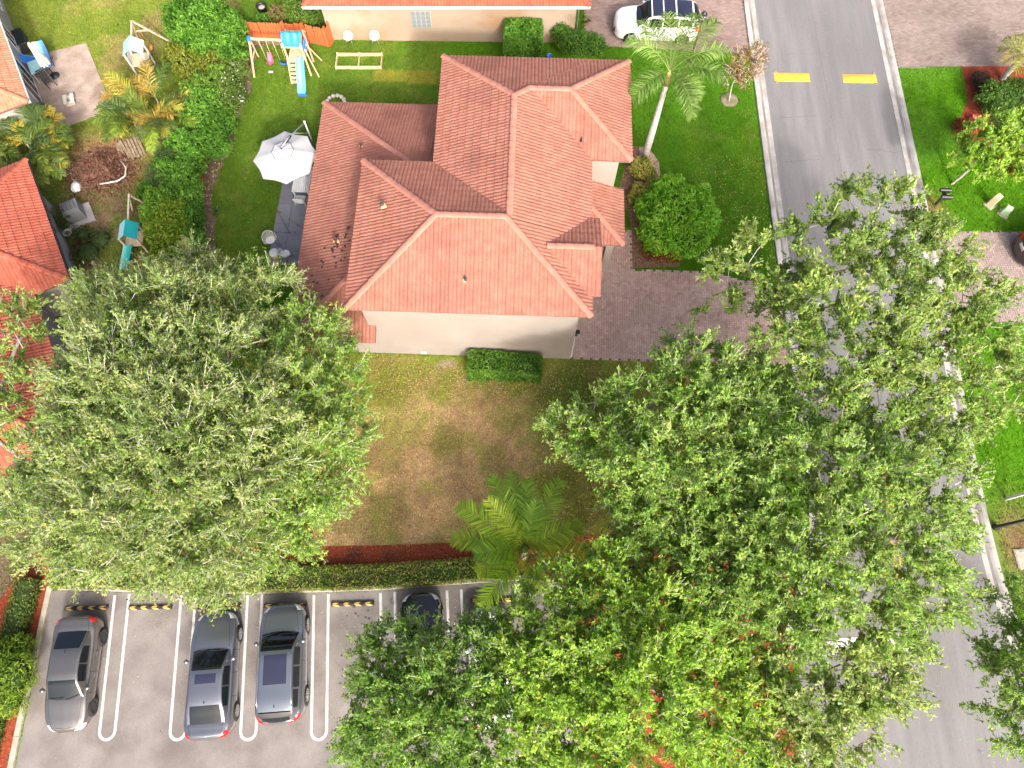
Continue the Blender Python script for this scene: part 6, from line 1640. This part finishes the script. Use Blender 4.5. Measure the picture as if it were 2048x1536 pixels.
MB().bar((2.06, .3, 1.0), (2.06, -.45, 1.0), .07).build('cross_brace', M_woodgr, pa)
MB().box((1.2, -.35, .55), (.32, .16, .03)).tube([(1.05, -.2, 1.7), (1.05, -.35, .55)], .01, 4).tube([(1.35, -.2, 1.7), (1.35, -.35, .55)], .01, 4).build('swing_seat', plain('orange_plastic', (.8, .25, .05), .5), pa)
q = G(283, 492); pb = thing('play_tower', 'teal roofed play tower with a long timber beam under the hedge', 'play tower', (q.x, q.y, 0), R(94))
gable_roof(pb, .95, .95, 1.35, .40, M_teal, M_aqua)
for x in (-.4, .4):
    for y in (-.4, .4): MB().bar((x, y, 0), (x, y, 1.37), .07).build('post', M_woodgr, pb)
MB().box((0, 0, .7), (.86, .86, .05)).build('platform', M_woodgr, pb); MB().bar((.4, 0, 1.45), (2.15, .15, 1.45), .09).build('swing_beam', M_woodgr, pb)
for y in (-.5, .7): MB().bar((2.1, .15, 1.45), (2.2, y, 0), .07).build('swing_leg', M_woodgr, pb)
P = []
for t_ in np.linspace(0, 1, 10): P.append([(-.45 - 1.1 * t_, .2 + .5 * t_ + s * .22, .75 * (1 - t_) + .06 + .09 * abs(s)) for s in (-1, -.8, 0, .8, 1)])
MB().grid(P).build('slide', M_teal, pb)
# air conditioner on its slab
q = G(156, 432); ac = thing('air_conditioner', 'grey air conditioning unit on a pale slab by the red tiled house', 'air conditioner', (q.x, q.y, 0), WY)
MB().box((.1, -.1, .05), (1.35, 1.25, .1)).build('slab', M_conc, ac)
MB().box((0, 0, .45), (.86, .86, .7), taper=.96).build('casing', plain('grey_cover', (.20, .205, .21), .6), ac)
MB().box((0, 0, .83), (.80, .80, .07), taper=.6).build('cover', plain('grey_cover_top', (.16, .165, .17), .6), ac)
for k in range(4): MB().box((-.30 + k * .2, 0, .875), (.02, .46, .012)).build('slat', M_dark, ac)
q = G(142, 472); pot = thing('planter', 'white planter pot beside the red tiled house', 'pot', (q.x, q.y, 0)); MB().lathe((0, 0, 0), [(.14, 0), (.22, .34), (.24, .36), (.19, .35), (.17, .28)], 18).build('pot', M_whitepl, pot); MB().lathe((0, 0, .26), [(.18, 0), (.05, .05), (.01, .05)], 14).build('soil', M_soil, pot)
q = G(156, 378); sk = thing('rubbish_bag', 'crumpled pale plastic bag beside the dead branches', 'bag', (q.x, q.y, 0)); P = []
rr = random.Random(3)
for v in np.linspace(0, math.pi, 9): P.append([((.26 + rr.uniform(-.05, .05)) * math.sin(v) * math.cos(u), (.34 + rr.uniform(-.06, .06)) * math.sin(v) * math.sin(u), .17 + .19 * math.cos(v)) for u in np.linspace(0, 2 * math.pi, 15)[:-1]])
for row in P: row.append(row[0])
MB().grid(P, False).build('bag', noisy('pale_plastic', (.45, .48, .52), (.62, .64, .68), 9, .4), sk)
# dead branch pile
dp = thing('brush_pile', 'heap of dead brown branches between the palms', 'brush pile', G(205, 345))
rr = np.random.default_rng(9); n = 420
A_ = np.stack([rr.normal(0, .95, n), rr.normal(0, .8, n), rr.uniform(.05, .55, n)], 1); A_[:, 2] *= np.exp(-(A_[:, 0] ** 2 + A_[:, 1] ** 2) / 2.5)
d = unit(rr.normal(size=(n, 3)) * [1, 1, .25]); ln = rr.uniform(.3, .9, (n, 1)); rd = rr.uniform(.006, .018, n)
tubes('twigs', A_ - d * ln / 2, A_ + d * ln / 2, rd, rd * .6, noisy('dead_wood', (.20, .11, .075), (.36, .24, .18), 4, .9), dp, 4)
n = 5200; P = np.stack([rr.normal(0, .85, n), rr.normal(0, .7, n), rr.uniform(.0, .6, n)], 1); P[:, 2] = .04 + P[:, 2] * np.exp(-(P[:, 0] ** 2 + P[:, 1] ** 2) / 1.8)
foliage(rr, P, np.tile([0, 0, 1.0], (n, 1)), (.13, .05), [(.12, .05, .03), (.22, .10, .065), (.33, .17, .12), (.17, .10, .06)], dp, 1.2, name='dead_leaves')
MB().tube([G(240, 320, .7) - G(205, 345), G(252, 335, .75) - G(205, 345), G(250, 352, .7) - G(205, 345), G(235, 362, .6) - G(205, 345), G(200, 368, .45) - G(205, 345)], [.03, .035, .04, .045, .05], 8).build('bare_branch', M_twig, dp)
q = G(262, 300); pk = thing('plank_stack', 'weathered planks lying beside the brush pile', 'planks', (q.x, q.y, 0), R(-62))
for k in range(8): MB().box((rr.uniform(-.1, .1), -.6 + k * .17, .10 + .02 * (k % 3)), (1.35, .13, .035), rr.normal(0, .05)).build('plank', M_wooddead, pk)
# terrace furniture at the top left
q = G(111, 153); pu = thing('closed_parasol', 'closed beige parasol on a round black base', 'parasol', (q.x, q.y, 0))
MB().lathe((0, 0, .05), [(.26, 0), (.26, .04), (.05, .10), (.03, .12)], 22).build('base', M_black, pu); MB().tube([(0, 0, .1), (0, 0, 2.45)], .022, 8).build('pole', M_black, pu)
P = []
for i, (z, r) in enumerate(((.95, .24), (1.2, .22), (1.6, .16), (2.0, .11), (2.3, .09), (2.45, .03))): P.append([(r * (1 + .28 * math.cos(8 * u)) * math.cos(u), r * (1 + .28 * math.cos(8 * u)) * math.sin(u), z) for u in np.linspace(0, 2 * math.pi, 65)])
MB().grid(P).build('canopy', noisy('beige_canvas', (.60, .47, .36), (.70, .58, .46), 3, .85), pu)
def sling(label, c, rz, m, fm, L=1.5):
    t = thing('lounge_chair', label, 'chair', c, rz)
    for s in (-1, 1):
        MB().tube([(-.7, s * .3, .35), (0, s * .3, .32), (.35, s * .3, .5), (.75, s * .3, .95)], .016, 6).build('frame', fm, t); MB().tube([(-.4, s * .3, 0), (.3, s * .3, .5)], .014, 6).build('leg', fm, t); MB().tube([(.4, s * .3, 0), (-.2, s * .3, .45)], .014, 6).build('leg', fm, t)
    P = []
    for x_, z_ in ((-.7, .34), (-.3, .30), (0, .28), (.2, .36), (.38, .50), (.58, .72), (.75, .94)): P.append([(x_, y_, z_ - .05 * (1 - (y_ / .28) ** 2)) for y_ in np.linspace(-.28, .28, 7)])
    MB().grid(P).build('sling', m, t)
q = G(76, 130); sling('bright blue sling lounger under the closed parasol', (q.x, q.y, .05), R(200), M_blue, M_bluelt)
q = G(98, 128); sling('blue folding chair beside the closed parasol pole', (q.x, q.y, .05), R(110), M_bluelt, M_dark)
q = G(88, 152); at = thing('terrace_table', 'pale aqua garden table on the old terrace', 'table', (q.x, q.y, .05), WY); MB().box((0, 0, .68), (.75, .95, .04)).build('top', M_aqua, at)
for sx in (-1, 1):
    for sy in (-1, 1): MB().box((sx * .32, sy * .42, .33), (.05, .05, .66)).build('leg', M_whitepl, at)
q = G(105, 172); dc = thing('slatted_chair', 'dark slatted chair next to the pale aqua table', 'chair', (q.x, q.y, .05), R(130))
for k in range(6): MB().box((0, -.24 + k * .095, .42), (.5, .075, .02)).build('slat', M_dark, dc)
for k in range(5): MB().box((.27 + .02 * k, 0, .50 + k * .095), (.02, .5, .075)).build('slat', M_dark, dc)
for sx in (-1, 1):
    for sy in (-1, 1): MB().box((sx * .22, sy * .22, .2), (.04, .04, .42)).build('leg', M_dark, dc)
q = G(48, 92); bx_ = thing('storage_box', 'black garden storage box against the pale wall', 'storage box', (q.x, q.y, 0), WY); MB().box((0, 0, .30), (.7, 1.25, .6), taper=.96).build('box', M_dark, bx_); MB().box((0, 0, .63), (.74, 1.3, .06), taper=.94).build('lid', M_black, bx_)
q = G(103, 244); gr = thing('barbecue', 'barbecue under a glossy black cover by the wall corner', 'barbecue', (q.x, q.y, 0), WY); P = []
for z, k in ((.05, 1.0), (.5, .98), (.8, .95), (.98, .85), (1.08, .6), (1.12, .2)): P.append([((.34 * k) * math.copysign(abs(math.cos(u)) ** .45, math.cos(u)) + .015 * math.sin(7 * u), (.62 * k) * math.copysign(abs(math.sin(u)) ** .45, math.sin(u)), z + .02 * math.sin(5 * u)) for u in np.linspace(0, 2 * math.pi, 41)])
MB().grid(P).build('cover', plain('black_vinyl', (.02, .021, .023), .3), gr)
q = G(143, 205); sb = thing('stone_bench', 'pair of pale stone blocks on the old terrace', 'bench', (q.x, q.y, .05), R(18))
for s in (-1, 1): MB().box((s * .19, 0, .24), (.20, .62, .08)).build('slab', M_stone, sb)
for y in (-.22, .22): MB().box((0, y, .1), (.5, .14, .2)).build('foot', M_stone, sb)
def bin_(label, c, rz, m, w, d, h):
    t = thing('bin', label, 'bin', c, rz); MB().box((0, 0, h / 2), (w * .86, d * .86, h)).box((0, 0, h + .015), (w, d, .05), taper=.9).build('body', m, t); MB().tube([(-w * .3, d * .52, h - .02), (w * .3, d * .52, h - .02)], .02, 6).build('handle', M_black, t)
q = G(32, 288); bin_('green wheeled bin beside the pale house', (q.x, q.y, 0), WY, plain('green_plastic', (.02, .16, .05), .5), .6, .7, 1.0)
q = G(66, 272); bin_('dark blue crate bin beside the green bin', (q.x, q.y, 0), WY, plain('navy_plastic', (.015, .035, .22), .5), .55, .45, .5)
q = G(527, 24); bp = thing('planter', 'black plant pot behind the orange fence', 'pot', (q.x, q.y, 0)); MB().lathe((0, 0, 0), [(.20, 0), (.30, .42), (.32, .44), (.26, .43), (.25, .36)], 18).build('pot', M_black, bp); MB().lathe((0, 0, .34), [(.26, 0), (.10, .07), (.01, .07)], 14).build('soil', M_soil, bp)
q = G(1172, 48); bp = thing('planter', 'terracotta pot under the spider plant', 'pot', (q.x, q.y, 0)); MB().lathe((0, 0, 0), [(.12, 0), (.17, .05), (.02, .055)], 16).build('saucer', M_tile, bp)
q = G(1098, 118); bk = thing('bucket', 'small blue bucket beside the clipped hedge', 'bucket', (q.x, q.y, 0)); MB().lathe((0, 0, 0), [(.12, 0), (.16, .28), (.17, .29), (.14, .27), (.11, .04)], 16).build('pail', M_blue, bk); MB().tube([(-.16, 0, .28), (-.1, .04, .36), (.1, .04, .36), (.16, 0, .28)], .008, 5).build('handle', M_metal, bk)
mt = MB().box((nx0 - .12, ny0 + 1.2, 1.3), (.2, .5, .6)).build('meter_box', M_metal, nh)

# ================================================================== STREET FURNITURE
q = G(1378, 128); lp = thing('lamp_post', 'black lamp post at the corner of the north driveway', 'lamp post', (q.x, q.y, 0))
MB().lathe((0, 0, 0), [(.10, 0), (.10, .25), (.06, .32), (.045, .4), (.04, 3.0), (.07, 3.05), (.03, 3.1)], 14).build('post', M_black, lp)
MB().lathe((0, 0, 3.1), [(.09, 0), (.15, .32), (.01, .33)], 6).build('lantern_glass', M_clear, lp); MB().lathe((0, 0, 3.42), [(.19, 0), (.12, .12), (.03, .2), (.01, .26)], 6).build('lantern_cap', M_black, lp)
q = G(1868, 412); mb_ = thing('mailbox', 'pair of black mailboxes on one post by the right lawn kerb', 'mailbox', (q.x, q.y, 0), R(-3))
MB().box((0, 0, .55), (.10, .10, 1.1)).bar((-.05, -.28, .98), (-.05, .28, .98), .09).bar((0, 0, .7), (0, .2, .95), .05).build('post', M_black, mb_)
for y in (-.21, .21):
    P = [[(x, y + .10 * math.cos(u), 1.10 + (.12 * math.sin(u) if u <= math.pi else 0) - (.08 if u > math.pi else 0)) for u in np.linspace(0, 2 * math.pi, 21)] for x in (-.26, .28)]
    m_ = MB().grid(P); m_.add(P[0], [list(range(21))]); m_.add(P[1], [list(range(21))]); bo = m_.build('box', M_black, mb_)
    MB().box((-.27, y, 1.12), (.02, .15, .14)).build('door', M_dark, bo); MB().box((.05, y + .112, 1.18), (.14, .012, .05)).build('flag', M_metal, bo)
def util(label, px, m, w, d, h, rz):
    q = G(*px); t = thing('utility_box', label, 'utility box', (q.x, q.y, 0), rz); MB().box((0, 0, h / 2), (w, d, h), taper=.94).build('cabinet', m, t); MB().box((0, 0, h + .02), (w * 1.02, d * 1.02, .05), taper=.9).build('lid', m, t); MB().box((0, 0, .02), (w + .2, d + .2, .04)).build('pad', M_conc2, t)
util('tan utility pedestal on the right hand lawn', (1980, 410), plain('tan_paint', (.62, .50, .30), .5), .34, .30, .75, R(35)); util('pale green utility pedestal beside the tan one', (2006, 428), plain('pale_green_paint', (.36, .52, .34), .5), .34, .24, .55, R(-35))
q = G(1990, 1055); sl = thing('street_light', 'black street light pole at the right edge', 'lamp post', (q.x, q.y, 0))
MB().lathe((0, 0, 0), [(.14, 0), (.14, .1), (.08, .14), (.06, 4.6)], 14).build('pole', M_black, sl); MB().tube([(0, 0, 4.55), (-.2, .05, 4.85), (-.8, .1, 4.95)], .04, 8).build('arm', M_black, sl); MB().box((-.95, .12, 4.93), (.5, .2, .1), taper=.8).build('lamp_head', M_black, sl)
q = G(2012, 998); wp = thing('sign_post', 'white square post on the lawn at the right edge', 'post', (q.x, q.y, 0)); MB().box((0, 0, .9), (.12, .12, 1.8)).build('post', M_whitepl, wp); MB().box((0, 0, 1.83), (.16, .16, .06), taper=.5).build('cap', M_whitepl, wp)
q = G(2044, 1118); vb = thing('valve_cover', 'grey utility cover set in the lawn at the right edge', 'utility cover', (q.x, q.y, 0), R(4)); MB().box((0, 0, .03), (.62, .9, .06), taper=.95).build('frame', M_conc, vb); MB().box((0, 0, .065), (.5, .76, .02)).build('lid', M_conc2, vb); MB().box((.0, .3, .08), (.12, .04, .02)).build('handle', M_metal, vb)
# wheel stops
WL = ['next to the left kerb', 'under the hanging branch tip', 'in front of the blue grey sedan', 'in front of the steel grey suv', 'in the empty bay beside the suv', 'at the bay right of the black car']
WP = [(175, 1216), (302, 1215), (440, 1213), (572, 1211), (706, 1208), (984, 1200)]
M_stopy = noisy('stop_yellow', (.62, .33, .07), (.74, .44, .13), 8, .7)
M_rubber = noisy('stop_rubber', (.02, .02, .02), (.045, .042, .04), 6, .75)
for (px, py), wl_ in zip(WP, WL):
    q = G(px, py); t = thing('wheel_stop', 'black and yellow rubber wheel stop ' + wl_, 'wheel stop', (q.x, q.y, .01), R(1.5), 'wheel stops in the bays')
    pr = [(-.085, 0), (-.07, .08), (-.045, .10), (.045, .10), (.07, .08), (.085, 0)]
    m_ = MB().grid([[(x, y, z) for y, z in pr] for x in (-.92, .92)], False); m_.add([(-.92, y, z) for y, z in pr], [list(range(6))]); m_.add([(.92, y, z) for y, z in pr], [list(range(6))]); m_.build('block', M_rubber, t)
    for k in range(4):
        for s in (-1, 1):
            x0 = -.88 + k * .47
            sh = lambda a_: a_ + .0
            y0, y1 = s * .012, s * .0775
            MB().add([(x0 + .0, y0, .1035), (x0 + .2, y0, .1035), (x0 + .26, s * .047, .1035), (x0 + .06, s * .047, .1035), (x0 + .31, s * .0735, .083), (x0 + .11, s * .0735, .083), (x0 + .13, s * .086, .035), (x0 + .33, s * .086, .035)], [(0, 1, 2, 3), (3, 2, 4, 5), (5, 4, 7, 6)]).build('stripe', M_stopy, t)
print('objects', len(bpy.data.objects), 'tris', sum(sum(len(p.vertices) - 2 for p in m.polygons) * 1 if len(m.polygons) < 2000 else 2 * len(m.polygons) for m in bpy.data.meshes))
